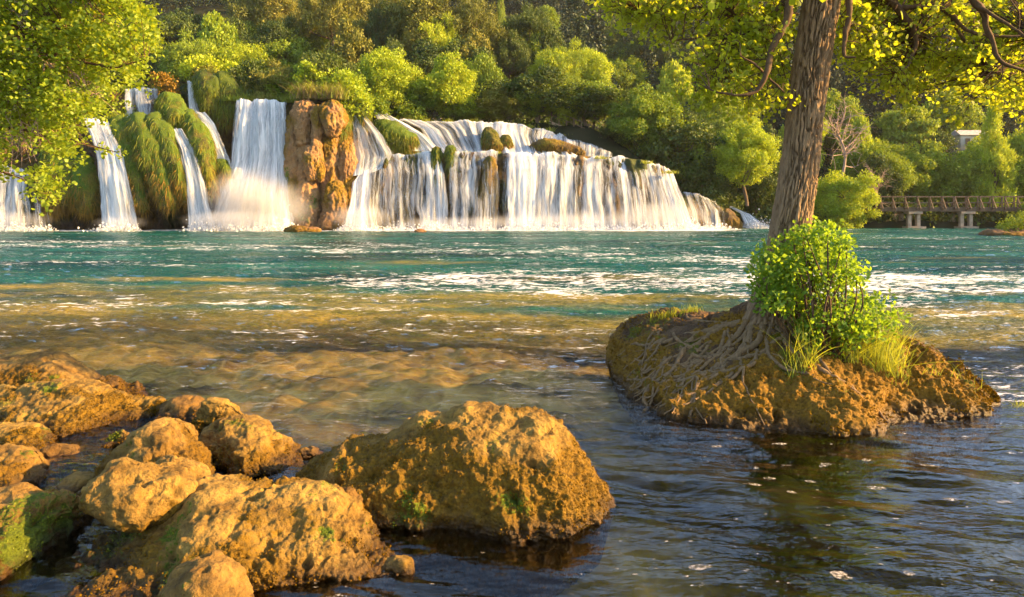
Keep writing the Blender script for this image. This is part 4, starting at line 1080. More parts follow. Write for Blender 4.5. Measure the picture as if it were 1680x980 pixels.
def place_tree(label, px, top, width, kind, mat, Y=None, base=None, aspect=None, var=None, name=None, group=None, cat="tree", rot=None, seed=[0], maxY=330, sink=0.0):
    """stands a tree where its foot meets the land and its top reaches pixel row `top`"""
    seed[0] += 1; r = np.random.default_rng(9000 + seed[0])
    aspect = aspect or {'broad': 1.15, 'shrub': 0.9, 'tall': 1.9, 'pine': 1.45, 'cone': 2.6, 'layer': 1.3}[kind]
    if Y is None:
        Ys = np.arange(59, maxY, 0.5)
        x = (px - CX) / FPX * Ys
        g = land_z(x, Ys)
        err = (CAMZ + (HY - top) / FPX * Ys) - (g + width / FPX * Ys * aspect)
        lim = 67 if 560 < px < 1020 else (68 if px >= 1300 else (64.5 if px >= 1020 else 60)); err = np.where(Ys < lim, 9.0, err)
        ok = np.where(err <= 0)[0]
        Y = float(Ys[ok[0]]) if len(ok) else float(Ys[np.argmin(np.abs(err))])
        Y += 0
    x = (px - CX) / FPX * Y
    w = width / FPX * Y * 1.06
    zt = CAMZ + (HY - top) / FPX * Y
    zb = float(land_z(np.array([x]), np.array([Y]))[0]) if base is None else CAMZ + (HY - base) / FPX * Y
    h = max(zt - zb, 0.4 * w)
    if base is None and h > w * aspect * 1.6: zb = zt - w * aspect * 1.6; h = zt - zb
    v = var if var is not None else int(r.integers(0, 3 if kind not in ('cone', 'layer') else 2))
    cm, tm = PROTO[(kind, v)]
    root = empty(name or {'pine': 'pine_tree', 'cone': 'cypress_tree', 'shrub': 'bush', 'layer': 'cedar_tree'}.get(kind, 'tree'), (x, Y, zb - sink))
    tag(root, label, cat, group)
    root.rotation_euler = (0, 0, r.uniform(0, 6.28) if rot is None else rot)
    root.scale = (w, w, h)
    for nm, me, mt in (("crown", cm, M[mat]), ("trunk", tm, M['bark_far'])):
        o = bpy.data.objects.new(nm, me); COL.objects.link(o); o.parent = root
        o.material_slots[0].link = 'OBJECT'; o.material_slots[0].material = mt
    return root

G1 = "trees of the wood behind the falls"
T = [
 ("rounded dark evergreen behind the bright bush above the mossy drapes", 285, 25, 90, 'broad', 'leaf_dark'),
 ("bright feathery tree standing tallest above the grassy mound", 358, 8, 86, 'tall', 'leaf_yellow'),
 ("pale green rounded bush just above the grassy hanging mound", 385, 62, 130, 'shrub', 'leaf_yellow'),
 ("light green bush at the edge of the hanging branches, above the short upper fall", 300, 95, 90, 'shrub', 'leaf_mid'),
 ("low bush behind the thin high strand of water", 262, 88, 80, 'shrub', 'leaf_mid'),
 ("dark pine reaching the top edge above the bright feathery tree", 412, -15, 80, 'pine', 'leaf_pine'),
 ("open pine with a visible trunk left of the group of reddish trunks", 455, -25, 90, 'pine', 'leaf_pine'),
 ("tall pine with two reddish trunks above the brown pillar", 545, -30, 110, 'pine', 'leaf_pine'),
 ("slender pine with a straight reddish trunk near the top centre", 632, -28, 80, 'pine', 'leaf_pine'),
 ("golden round-topped pine right of the slender pine", 695, -22, 130, 'broad', 'leaf_pine'),
 ("wide umbrella-shaped pine left of the narrow cypress", 775, -2, 100, 'pine', 'leaf_pine'),
 ("narrow pointed cypress rising near the top centre", 822, -12, 30, 'cone', 'leaf_mid'),
 ("yellow-green round tree right of the cypress", 856, 32, 80, 'broad', 'leaf_yellow'),
 ("warm olive pine crown standing below the golden round-topped pine", 690, 42, 92, 'broad', 'leaf_pine'),
 ("large bright deciduous tree directly above the green dome", 632, 78, 125, 'broad', 'leaf_yellow'),
 ("dark bushy tree between the brown pillar and the large bright tree", 530, 85, 110, 'broad', 'leaf_dark'),
 ("medium green tree just left of the dark bushy tree above the pillar", 468, 62, 90, 'broad', 'leaf_mid'),
 ("dark low tree behind the grassy mound top", 420, 100, 90, 'broad', 'leaf_dark'),
 ("small yellow pine crown above the dark bushy tree", 590, 40, 80, 'broad', 'leaf_pine'),
 ("green tree behind the tall pine with two trunks", 505, 35, 80, 'broad', 'leaf_mid'),
 ("light tree with a thin stem left of the pinkish clearing", 738, 88, 84, 'broad', 'leaf_yellow'),
 ("dark rounded tree crown below the umbrella-shaped pine", 765, 58, 100, 'broad', 'leaf_dark'),
 ("yellow-green crown left of the hazy dark thicket", 800, 95, 80, 'broad', 'leaf_mid'),
 ("olive crown tucked below the yellow-green round tree", 838, 70, 70, 'broad', 'leaf_pine'),
 ("dark thicket tree beside the pinkish clearing above the upper cascade", 800, 125, 80, 'broad', 'leaf_dark'),
 ("shadowed grey-green tree above the boardwalk end of the upper tier", 882, 108, 110, 'broad', 'leaf_dark'),
 ("bright topped tree in the row above the shadowed grey-green tree", 905, 82, 85, 'broad', 'leaf_yellow'),
 ("sunlit crown in the middle of the row above the boardwalk", 958, 84, 90, 'broad', 'leaf_yellow'),
 ("hazy dark green tree standing right behind the boardwalk", 960, 135, 130, 'broad', 'leaf_dark'),
 ("olive tree at the right of the sunlit row", 1005, 98, 90, 'broad', 'leaf_mid'),
 ("small rounded olive tree high on the slope left of the hanging leaves", 1040, 82, 58, 'broad', 'leaf_pine'),
 ("tall sunlit tree with a yellow top left of the hanging branch", 1108, 86, 92, 'tall', 'leaf_yellow'),
 ("shadowed round tree above the right end of the main curtain", 1055, 140, 130, 'broad', 'leaf_mid'),
 ("dense shadowed tree over the right end of the main curtain", 1110, 185, 140, 'broad', 'leaf_dark'),
 ("tree with a sunlit right flank left of the leaning trunk", 1190, 140, 120, 'broad', 'leaf_yellow'),
 ("bright yellow-green tree bending over the small chute", 1222, 195, 110, 'broad', 'leaf_yellow'),
 ("dark tree at the water's edge directly left of the leaning trunk", 1240, 250, 100, 'broad', 'leaf_dark'),
 ("shadowed bushy tree above the thin veil of water", 1155, 250, 110, 'shrub', 'leaf_dark'),
 ("leafy tree low behind the end of the upper tier", 1020, 200, 90, 'shrub', 'leaf_dark'),
 ("dark tree seen just right of the leaning trunk", 1345, 150, 90, 'broad', 'leaf_dark'),
 ("forked yellow-green tree right of the leaning trunk", 1412, 186, 84, 'tall', 'leaf_yellow'),
 ("bright spreading bush overhanging the river left of the footbridge", 1386, 272, 104, 'shrub', 'leaf_yellow'),
 ("flat-layered dark green cedar above the footbridge", 1487, 160, 115, 'layer', 'leaf_mid'),
 ("dense green tree at the left end of the footbridge", 1480, 235, 105, 'broad', 'leaf_mid'),
 ("soft olive tree in the middle above the footbridge", 1555, 150, 100, 'broad', 'leaf_mid'),
 ("shadowed tree standing behind the middle of the footbridge", 1555, 240, 100, 'broad', 'leaf_mid'),
 ("pointed yellow tree at the right above the footbridge", 1632, 165, 84, 'cone', 'leaf_yellow'),
 ("yellow-green tree at the right edge above the footbridge", 1690, 190, 100, 'broad', 'leaf_yellow'),
 ("loose yellow tree behind the right half of the footbridge", 1620, 230, 110, 'broad', 'leaf_yellow'),
 ("bush under the left bay of the footbridge", 1505, 335, 60, 'shrub', 'leaf_mid'),
 ("bush under the right bay of the footbridge", 1628, 340, 90, 'shrub', 'leaf_yellow'),
 ("bush covering the right end of the footbridge", 1702, 322, 56, 'shrub', 'leaf_mid'),
 ("dark shaded tree beyond the left end of the footbridge", 1445, 255, 70, 'broad', 'leaf_dark'),
]
for (lab, px, top, w, kind, mat) in T:
    Yf = None; bs = None
    if px > 1230 and top > 180: Yf = {True: 66.0, False: 70.0}[top > 250]
    if "under the" in lab: Yf = 67.5
    if "overhanging the river" in lab: Yf = 61.0; bs = 379
    if "covering the right end" in lab: Yf = 59.5; bs = 376
    if "bending over" in lab: Yf = 61.5; bs = 320
    if "water's edge" in lab: Yf = 66
    if "thin veil" in lab: Yf = 64
    if "dark thicket" in lab or "clearing" in lab: Yf = 72
    big = w > 100 and mat != 'leaf_dark' and kind in ('broad', 'tall', 'shrub')
    nm = None
    if "pine" in lab.split(" with")[0] and kind != 'pine' and ' pine' in lab.split(" below")[0].split(" right of")[0]: nm = 'pine_tree'
    place_tree(lab, px, top, w, kind, mat, Y=Yf, base=bs, var=7 if big else None, name=nm, group=G1, cat="bush" if kind == 'shrub' else "tree")
# filler individuals deeper in the wood
r = np.random.default_rng(5)
mats = ['leaf_mid', 'leaf_dark', 'leaf_pine', 'leaf_dark', 'leaf_yellow', 'leaf_mid']
kinds = ['broad', 'pine', 'broad', 'tall', 'broad']
spots = []; used_labels = set()
for px in np.arange(180, 1320, 46): spots.append((px + r.uniform(-15, 15), r.uniform(60, 110), 85))
for px in np.arange(150, 900, 52): spots.append((px + r.uniform(-15, 15), r.uniform(5, 45), 75))
for px in np.arange(480, 1300, 55): spots.append((px + r.uniform(-15, 15), r.uniform(130, 165) + 60 * sstep(1000, 1250, px), 80))
for px in np.arange(870, 1330, 42): spots.append((px + r.uniform(-15, 15), r.uniform(12, 75), 80))
n_low = len(spots)
for px in np.arange(1330, 1760, 50): spots.append((px + r.uniform(-15, 15), r.uniform(120, 260), 90))
for i, (px, top, w) in enumerate(spots):
    k = kinds[int(r.integers(0, 5))]; mt = mats[int(r.integers(0, 6))] if not (n_low - 11 <= i < n_low) else 'leaf_dark'
    marks = [(240, "the hanging branches"), (330, "the short upper fall"), (400, "the grassy mound"), (480, "the big white fall"), (570, "the brown pillar"), (650, "the green dome"), (740, "the crest bushes"),
             (830, "the pinkish clearing"), (920, "the upper cascade"), (1010, "the boardwalk"), (1100, "the curtain's end"), (1190, "the thin veil of water"), (1290, "the small chute"), (1390, "the bare pinkish tree"),
             (1470, "the spreading river bush"), (1560, "the footbridge's left bay"), (1650, "the footbridge's right bay"), (9999, "the picture's right edge")]
    mk = next(n_ for lim, n_ in marks if px < lim)
    row = "high on the slope" if top < 50 else ("half way up the slope" if top < 122 else "low in the wood")
    tone = {'leaf_mid': "medium green", 'leaf_dark': "dark green", 'leaf_pine': "olive brown", 'leaf_yellow': "yellow-green"}[mt]
    lab = "%s %s %s above %s" % (tone, {'broad': "round tree", 'pine': "pine", 'tall': "upright tree"}[k], row, mk)
    if lab in used_labels: lab = lab.replace(" above", ", farther right, over")
    if len(lab.split()) > 16: lab = lab.replace('half way up the slope', 'mid slope')
    used_labels.add(lab)
    place_tree(lab, px, top, w * r.uniform(.8, 1.2), k, mt, group="background trees filling the wood")

lap('trees')
# far dark forest: one mass
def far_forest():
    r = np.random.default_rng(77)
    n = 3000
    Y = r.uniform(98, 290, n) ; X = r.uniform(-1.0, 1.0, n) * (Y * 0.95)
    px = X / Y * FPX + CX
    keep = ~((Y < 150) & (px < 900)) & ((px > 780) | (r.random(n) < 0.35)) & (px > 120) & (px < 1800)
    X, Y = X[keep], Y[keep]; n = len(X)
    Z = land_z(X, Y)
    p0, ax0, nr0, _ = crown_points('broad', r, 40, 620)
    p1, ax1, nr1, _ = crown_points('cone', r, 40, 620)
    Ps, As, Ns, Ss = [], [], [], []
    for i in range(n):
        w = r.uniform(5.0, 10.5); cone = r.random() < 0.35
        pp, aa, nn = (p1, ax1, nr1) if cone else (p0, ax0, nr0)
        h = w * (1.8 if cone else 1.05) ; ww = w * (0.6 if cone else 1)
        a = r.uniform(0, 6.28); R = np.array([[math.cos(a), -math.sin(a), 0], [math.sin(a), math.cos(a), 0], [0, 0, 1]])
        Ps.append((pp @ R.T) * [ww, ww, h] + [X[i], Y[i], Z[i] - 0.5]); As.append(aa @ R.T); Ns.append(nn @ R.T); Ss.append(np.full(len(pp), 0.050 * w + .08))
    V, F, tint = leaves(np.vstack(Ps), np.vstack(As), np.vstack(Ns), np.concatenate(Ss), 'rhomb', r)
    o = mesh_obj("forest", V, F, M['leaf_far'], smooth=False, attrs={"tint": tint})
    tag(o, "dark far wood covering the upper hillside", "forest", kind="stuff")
far_forest()

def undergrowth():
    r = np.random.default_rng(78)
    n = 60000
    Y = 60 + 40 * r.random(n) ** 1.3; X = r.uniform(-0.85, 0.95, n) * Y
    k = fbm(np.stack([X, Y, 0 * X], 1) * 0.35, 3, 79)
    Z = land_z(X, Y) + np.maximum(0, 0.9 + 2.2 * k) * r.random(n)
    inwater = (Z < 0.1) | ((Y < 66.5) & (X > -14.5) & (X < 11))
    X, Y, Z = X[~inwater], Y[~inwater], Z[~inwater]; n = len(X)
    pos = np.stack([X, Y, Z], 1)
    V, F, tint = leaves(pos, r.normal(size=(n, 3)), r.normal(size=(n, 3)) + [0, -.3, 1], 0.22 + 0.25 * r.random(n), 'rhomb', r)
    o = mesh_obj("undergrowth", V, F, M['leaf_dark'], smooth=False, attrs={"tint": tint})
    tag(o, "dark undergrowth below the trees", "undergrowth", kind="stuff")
undergrowth()

def haze():
    V, F = box((0, 185, 52), (700, 500, 108))
    m = NT("haze_air"); v = m.t.nodes.new("ShaderNodeVolumePrincipled"); v.inputs['Density'].default_value = 0.00015; v.inputs['Color'].default_value = (0.9, 0.9, 0.95, 1); v.inputs['Anisotropy'].default_value = 0.3
    m.t.links.new(v.outputs[0], m.out.inputs['Volume'])
    o = mesh_obj("haze", V, F, m.m, smooth=False); tag(o, "thin golden haze in the air over the valley", "haze", kind="stuff")
haze()

# ------------------------------------------------------------------ bushes and grass on the cliff tops
def foliage_patch(name, label, poly, Y0, Y1, n, size, mat, seed, cat="bush", clump=0.25, shape='rhomb', up=0.7, group=None, stems=0, part="foliage", floor=None):
    r = np.random.default_rng(seed)
    nc = max(6, n // 40)
    q = sample_poly(poly, nc, r); Y = Y0 + (Y1 - Y0) * r.random(nc)
    C = np.stack([(q[:, 0] - CX) / FPX * Y, Y, CAMZ + (HY - q[:, 1]) / FPX * Y], 1)
    k = r.integers(0, nc, n)
    d = unit(r.normal(size=(n, 3)))
    pos = C[k] + d * (clump * (0.3 + 0.7 * r.random(n)) * (0.6 + 0.8 * r.random(nc)[k]))[:, None]
    nr = d * 0.8 + [0, 0, up] + 0.5 * r.normal(size=(n, 3)); ax = d + 0.6 * r.normal(size=(n, 3)) + [0, 0, 0.2]
    V, F, tint = leaves(pos, ax, nr, size * (0.55 + 0.8 * r.random(n)), shape, r)
    c = C.mean(0); c[2] = C[:, 2].min(); root = empty(name, c); tag(root, label, cat, group)
    mesh_obj(part, local(V, root), F, M[mat], root, smooth=False, attrs={"tint": tint})
    if stems:
        ps = []
        for i in r.choice(nc, min(stems, nc), replace=False):
            a = np.array([c[0] + 0.35 * (C[i][0] - c[0]), c[1] + 0.35 * (C[i][1] - c[1]), (c[2] if floor is None else floor)]); b = C[i]
            m_ = (a + b) / 2 + 0.1 * r.normal(size=3) * np.linalg.norm(b - a)
            rad = 0.012 * np.linalg.norm(b - a) + .002
            ps.append(tube(resample([a, m_, b], 8), np.linspace(rad, rad * .3, 8), 5))
        V, F = merge(ps); mesh_obj("stems", local(V, root), F, M['bark_branch'], root)
    return root

def grass_tuft(name, label, spots, n, length, width, mat, seed, cat="grass", spread=0.3, lean=(0, 0, 0), group=None):
    """spots: world points"""
    r = np.random.default_rng(seed); S = np.array(spots, float)
    k = r.integers(0, len(S), n)
    pos = S[k] + np.stack([r.normal(size=n) * spread, r.normal(size=n) * spread * .6, 0 * S[k][:, 0]], 1)
    d = np.array([0, 0, 1.0]) + 0.28 * r.normal(size=(n, 3)) + np.array(lean)
    bend = r.normal(size=(n, 3)) * 0.35; bend[:, 2] = -0.25 * r.random(n)
    V, F, tint = blades(pos, d, length * (0.5 + 0.7 * r.random(n)), width, bend, r, 6)
    o = mesh_obj(name, V, F, M[mat], smooth=False, attrs={"tint": tint})
    tag(o, label, cat, group); return o

foliage_patch("bush", "leafy green bush spilling down right of the brown tufa pillar", [(548, 120), (575, 125), (600, 150), (612, 175), (606, 195), (585, 200), (560, 180), (545, 150)], 57.2, 59.5, 5000, 0.22, 'leaf_yellow', 201, clump=0.6, stems=20)
foliage_patch("bush", "low dark green bush left of the pillar top, above the big white fall", [(440, 135), (485, 128), (492, 158), (450, 165)], 58.5, 60, 2200, 0.2, 'leaf_mid', 202, clump=0.5, stems=10)
foliage_patch("bush", "thin upright leafy shrub on top of the brown tufa pillar", [(487, 112), (500, 104), (515, 112), (530, 125), (550, 128), (545, 150), (500, 152), (488, 140)], 57.0, 57.8, 2600, 0.22, 'leaf_yellow', 203, clump=0.35, stems=30)
foliage_patch("bush", "small green bush at the crest above the green dome", [(605, 160), (630, 165), (640, 188), (612, 185)], 60.5, 62, 1500, 0.2, 'leaf_mid', 204, clump=0.5, stems=8)
foliage_patch("bush", "grey-green shrub at the left end of the upper tier", [(655, 172), (690, 178), (695, 196), (655, 196)], 64, 66, 1500, 0.2, 'leaf_mid', 205, clump=0.5, stems=8)
foliage_patch("bush", "green bush above the thin strand and the grassy mound", [(300, 95), (345, 100), (400, 110), (400, 135), (330, 130), (300, 125)], 60, 63, 4000, 0.22, 'leaf_yellow', 206, clump=0.6, stems=15)
foliage_patch("bush", "orange-tinged shrub beside the short pale upper fall", [(252, 118), (285, 135), (290, 165), (268, 172), (250, 150)], 58, 59.5, 2200, 0.2, 'hang_ochre', 207, clump=0.45, stems=8)
foliage_patch("bush", "leafy bank behind the hanging branches on the left cliff", [(60, 150), (200, 140), (210, 190), (140, 200), (60, 260), (0, 270), (-60, 200)], 56, 59, 8000, 0.24, 'leaf_mid', 208, clump=0.7, stems=10)
foliage_patch("bush", "dark round bush on a rock at the right edge of the river", [(1640, 372), (1660, 352), (1690, 348), (1720, 360), (1730, 392), (1640, 390)], 43, 45, 6000, 0.11, 'leaf_mid', 209, clump=0.35, stems=10)
grass_tuft("dry_grass", "pale dry grass tuft standing on the brown tufa pillar", [P(x, 163, 56.6) for x in (495, 505, 515, 540, 552)], 500, 1.5, 0.02, 'dry_grass', 210, spread=0.35)
grass_tuft("grass", "green grass edge on the cliff top left of the big white fall", [P(x, 165, 58.6) for x in range(395, 480, 8)], 900, 0.6, 0.025, 'grass', 211, spread=0.4)
blob_rock("low_rock", "dark flat rock under the round bush at the right edge", P(1665, 388, 43.5) * [1, 1, 0] + [0, 0, 0.05], (2.0, 1.2, 0.35), 0, 31, None, 'tufa', 120, 4.0, 0.6)

def lip_plants():
    r = np.random.default_rng(222)
    sets = [("tussocks of fresh grass beside the lip of the narrow tall fall", [(x, 192, 55.6) for x in (134, 140, 186, 192, 198)]),
            ("grass fringe along the lip of the slanting fall", [(x, 208, 55.8) for x in (274, 280, 304, 310, 318)]),
            ("leafy grass fringe at both ends of the big white fall's lip", [(x, 163 + (x > 430) * 2, 57.6) for x in (376, 383, 389, 471, 477, 483)]),
            ("low grass along the crest of the upper tier cascade", [(x, y, 64.0) for x, y in ((650, 196), (672, 197), (700, 199), (735, 200), (780, 200), (820, 203), (868, 208), (900, 214), (930, 226))]),
            ("grassy fringe on the short pale upper fall's ledge", [(x, 146, 58.6) for x in (198, 205, 232, 258, 264)]),
            ("thin grass tufts dotted along the lip of the main curtain", [(x, y, 57.6) for x, y in ((690, 252), (765, 250), (812, 249), (905, 254), (985, 258), (1060, 266), (1100, 282))])]
    for k, (lab, sp) in enumerate(sets):
        o = grass_tuft("grass", lab, [P(*q) - [0, 0, .15] for q in sp], 70 * len(sp), 0.55 if k < 5 else 0.35, 0.03, 'grass', 230 + k, spread=0.28)
lip_plants()
grass_tuft("grass", "tall green reeds rising among the shrubs on the brown tufa pillar", [P(x, 163, 56.7) for x in (492, 502, 512, 524, 536, 548, 558)], 420, 1.5, 0.035, 'grass', 240, spread=0.35)

# bare pinkish trees on the right
def bare_tree(label, px, base, top, Y, seed, spread=1.0):
    r = np.random.default_rng(seed)
    b = P(px, base, Y); t = P(px, top, Y); h = t[2] - b[2]
    root = empty("bare_tree", b); tag(root, label, "tree")
    tr = resample([b, (b + t) / 2 + [0.1 * h, 0, 0], t - [0, 0, .2 * h]], 14)
    V, F = tube(tr, np.linspace(0.02 * h, 0.008 * h, 14), 7); mesh_obj("trunk", local(V, root), F, M['dead_wood'], root)
    ps = []
    for i in range(26):
        a = tr[r.integers(5, 14)]; d = unit(r.normal(size=3) + [0, 0, 0.9]); L = h * r.uniform(.2, .45) * spread
        e = a + d * L; mid = (a + e) / 2 + r.normal(size=3) * 0.08 * L
        q = resample([a, mid, e], 8); ps.append(tube(q, np.linspace(.006 * h, .002 * h, 8), 5))
        for j in range(7):
            a2 = q[r.integers(2, 8)]; e2 = a2 + unit(d + 0.8 * r.normal(size=3)) * L * .4
            ps.append(tube(resample([a2, (a2 + e2) / 2 + .03 * r.normal(size=3), e2], 5), np.linspace(.003 * h, .0012 * h, 5), 4))
    V, F = merge(ps); mesh_obj("twigs", local(V, root), F, M['dead_wood'], root)
bare_tree("leafless pinkish tree just right of the leaning trunk", 1372, 330, 185, 64, 301)
bare_tree("leafless pinkish shrub low behind the spreading bush near the footbridge", 1432, 360, 285, 62.5, 302, 1.2)

# ------------------------------------------------------------------ footbridge
def simple_mat(name, c, rough=0.85, nscale=6, var=0.35):
    m = NT(name); n = m.noise(m.worldpos(), nscale, 5, 0.65)
    b = m.n("BsdfPrincipled", i_Roughness=rough)
    m.set(b.inputs['Base Color'], m.mix(m.ramp(n, [(0.3, 0.0), (0.7, 1.0)]), tuple(x * (1 - var) for x in c), tuple(min(1, x * (1 + var)) for x in c)))
    m.set(b.inputs['Normal'], m.bump(n, 0.4, 0.02)); return m.surf(b)
M['timber'] = simple_mat("weathered_timber", (0.15, 0.095, 0.055), nscale=9)
M['concrete'] = simple_mat("pale_stone", (0.42, 0.30, 0.20), nscale=3)
M['render'] = simple_mat("house_render", (0.50, 0.45, 0.40), nscale=1)
M['roof'] = simple_mat("house_roof", (0.40, 0.34, 0.33), nscale=4)
M['dirt'] = simple_mat("path_dirt", (0.42, 0.27, 0.18), nscale=1)

def footbridge():
    YB = 62.0
    root = empty("footbridge", P(1555, 374, YB)); tag(root, "low timber footbridge with railings crossing the river at the right", "bridge")
    def add(nm, parts, mat, parent=root):
        V, F = merge(parts); return mesh_obj(nm, local(V, root), F, M[mat], parent, smooth=False)
    x0, x1 = P(1432, 340, YB)[0], P(1720, 340, YB)[0]; zd = P(0, 341, YB)[2]
    add("deck", [box(((x0 + x1) / 2, YB, zd), (x1 - x0, 1.8, 0.10))] + [box(((x0 + x1) / 2, YB + s * 0.8, zd - 0.20), (x1 - x0, 0.16, 0.28)) for s in (-1, 1)], 'timber')
    for s in (-1, 1):
        rail = [bar((x0, YB + s * .92, zd + hh), (x1, YB + s * .92, zd + hh), 0.09, 0.08) for hh in (0.45, 1.0)]
        add("handrail", rail, 'timber')
        n = 15
        for i in range(n):
            x = x0 + 0.15 + (x1 - x0 - .3) * i / (n - 1)
            pr = [box((x, YB + s * .98, zd + 0.42), (0.11, 0.10, 1.25))]
            if True: pr.append(bar((x, YB + s * 1.45, zd - 0.1), (x, YB + s * 1.0, zd + 0.75), 0.08, 0.08)); pr.append(bar((x, YB + s * 1.5, zd - .1), (x, YB + s * .9, zd - .1), .1, .1))
            add("rail_post", pr, 'timber')
    for px in (1492, 1577):
        x = P(px, 340, YB)[0]
        rt = add("pier", [box((x, YB, zd - 0.45), (1.25, 2.0, 0.22)), box((x, YB, -0.1), (1.6, 2.4, 0.5))], 'concrete')
        for s in (-1, 1):
            for t in (-1, 1): add("pier_leg", [box((x + s * .40, YB + t * .6, (zd - .45) / 2 + 0.02), (0.30, 0.32, zd - .6 - .1))], 'concrete', root)
footbridge()

def boardwalk():
    root = empty("boardwalk", P(960, 225, 66)); tag(root, "sloping wooden boardwalk with a railing beside the upper cascade", "walkway")
    a = P(905, 200, 67); b = P(1030, 250, 64.5)
    d = (b - a); w = np.array([0, 1.5, 0])
    pr = []
    V, F = bar(a + w / 2, b + w / 2, 1.5, 0.25); mesh_obj("walkway_deck", local(V, root), F, M['concrete'], root, smooth=False)
    for hh in (0.55, 1.05):
        V, F = bar(a + [0, 0, hh + .1], b + [0, 0, hh + .1], 0.08, 0.09); mesh_obj("handrail", local(V, root), F, M['timber'], root, smooth=False)
    for i in range(11):
        q = a + d * (i / 10.0); V, F = box(q + [0, 0, 0.5], (0.11, 0.11, 1.5)); mesh_obj("rail_post", local(V, root), F, M['timber'], root, smooth=False)
boardwalk()

def house(label, px, top, width, Y, hpx, roof_h, seed):
    c = P(px, top + hpx, Y); w = width / FPX * Y; h = hpx / FPX * Y; d = w * .7
    root = empty("house", c); tag(root, label, "house")
    def add(nm, parts, mat, par=None):
        V, F = merge(parts); return mesh_obj(nm, local(V, root), F, M[mat], par or root, smooth=False)
    add("wall", [box(c + [0, d / 2, h / 2 - 1.5], (w, d, h + 3))], 'render')
    rh = roof_h / FPX * Y
    z = c[2] + h; V = np.array([[-w * .55, -.3, z], [w * .55, -.3, z], [w * .55, d + .3, z], [-w * .55, d + .3, z], [-w * .5, d / 2, z + rh], [w * .5, d / 2, z + rh]]) + [c[0], c[1], 0]
    mesh_obj("roof", local(V, root), [np.array([[0, 1, 5, 4], [2, 3, 4, 5], [0, 3, 2, 1]]), np.array([[1, 2, 5], [3, 0, 4]])], M['roof'], root, smooth=False)
    for i in (-1, 1):
        add("window", [box(c + [i * w * .24, -0.04, h * .55], (w * .16, 0.10, h * .42))], 'timber')
house("pale house roof and wall showing between the cedar and the pointed yellow tree", 1598, 222, 44, 92, 22, 10, 1)
house("grey house half hidden by the hanging leaves above the footbridge", 1520, 140, 56, 120, 26, 9, 2)
house("small white house wall on the wooded slope at the upper right", 1568, 183, 26, 108, 14, 6, 3)

def clearing():
    xs = np.linspace(P(690, 0, 70)[0], P(840, 0, 70)[0], 30); ys = np.linspace(68.5, 76, 16)
    X, Y = np.meshgrid(xs, ys, indexing='ij'); Z = 10.5 + 0.18 * (Y - 68.5) + 0 * X
    o = mesh_obj("path", np.stack([X, Y, Z], -1).reshape(-1, 3), grid_faces(30, 16), M['dirt'])
    tag(o, "pinkish sunlit dirt path seen between the tree stems", kind="structure")
clearing()

# ------------------------------------------------------------------ the islet with its tree
TY = 6.2
def islet():
    sil = [(994, 596), (1000, 566), (1014, 542), (1042, 526), (1075, 516), (1110, 512), (1160, 516), (1205, 516), (1235, 500), (1270, 492), (1310, 496), (1350, 510), (1400, 528), (1440, 548), (1480, 562),
           (1530, 572), (1575, 592), (1610, 620), (1636, 648), (1642, 662)]
    front = [(996, 596), (1010, 625), (1040, 660), (1090, 680), (1150, 695), (1200, 704), (1260, 706), (1330, 712), (1400, 716), (1440, 708), (1470, 692), (1500, 690), (1545, 690), (1590, 682), (1625, 668), (1642, 664)]
    Yr = [7.1, 7.0, 6.8, 6.5, 6.25, 6.25, 6.2, 6.1, 6.0, 5.75, 5.65]
    o = loft_rock("islet", "mossy root-covered islet of brown rock carrying the leaning tree", sil, front, Yr, 0.9, 'islet', 41, 900, 520, 1.5, 0.62, 0.34, None, 0.95, cat="islet", fold=0.08)
    return o
lap('a'); ISLET = islet(); lap('islet')

def surf_lookup():
    me = ISLET.data; n = len(me.vertices); co = np.empty(n * 3, np.float32); me.vertices.foreach_get("co", co); co = co.reshape(-1, 3)
    return co
IV = surf_lookup()
# height map of the islet
gx0, gx1, gy0, gy1, gn = IV[:, 0].min(), IV[:, 0].max(), IV[:, 1].min(), IV[:, 1].max(), 160
HM = np.full((gn, gn), -1.0)
ix = ((IV[:, 0] - gx0) / (gx1 - gx0) * (gn - 1)).astype(int); iy = ((IV[:, 1] - gy0) / (gy1 - gy0) * (gn - 1)).astype(int)
np.maximum.at(HM, (ix, iy), IV[:, 2])
for _ in range(3):      # fill the gaps
    pad = np.pad(HM, 1, mode='edge'); mx = np.max([pad[a:a + gn, b:b + gn] for a in range(3) for b in range(3)], 0)
    HM = np.where(HM < -0.9, mx, HM)
def islet_z(x, y):
    i = np.clip(((np.asarray(x) - gx0) / (gx1 - gx0) * (gn - 1)).astype(int), 0, gn - 1); j = np.clip(((np.asarray(y) - gy0) / (gy1 - gy0) * (gn - 1)).astype(int), 0, gn - 1)
    return HM[i, j]

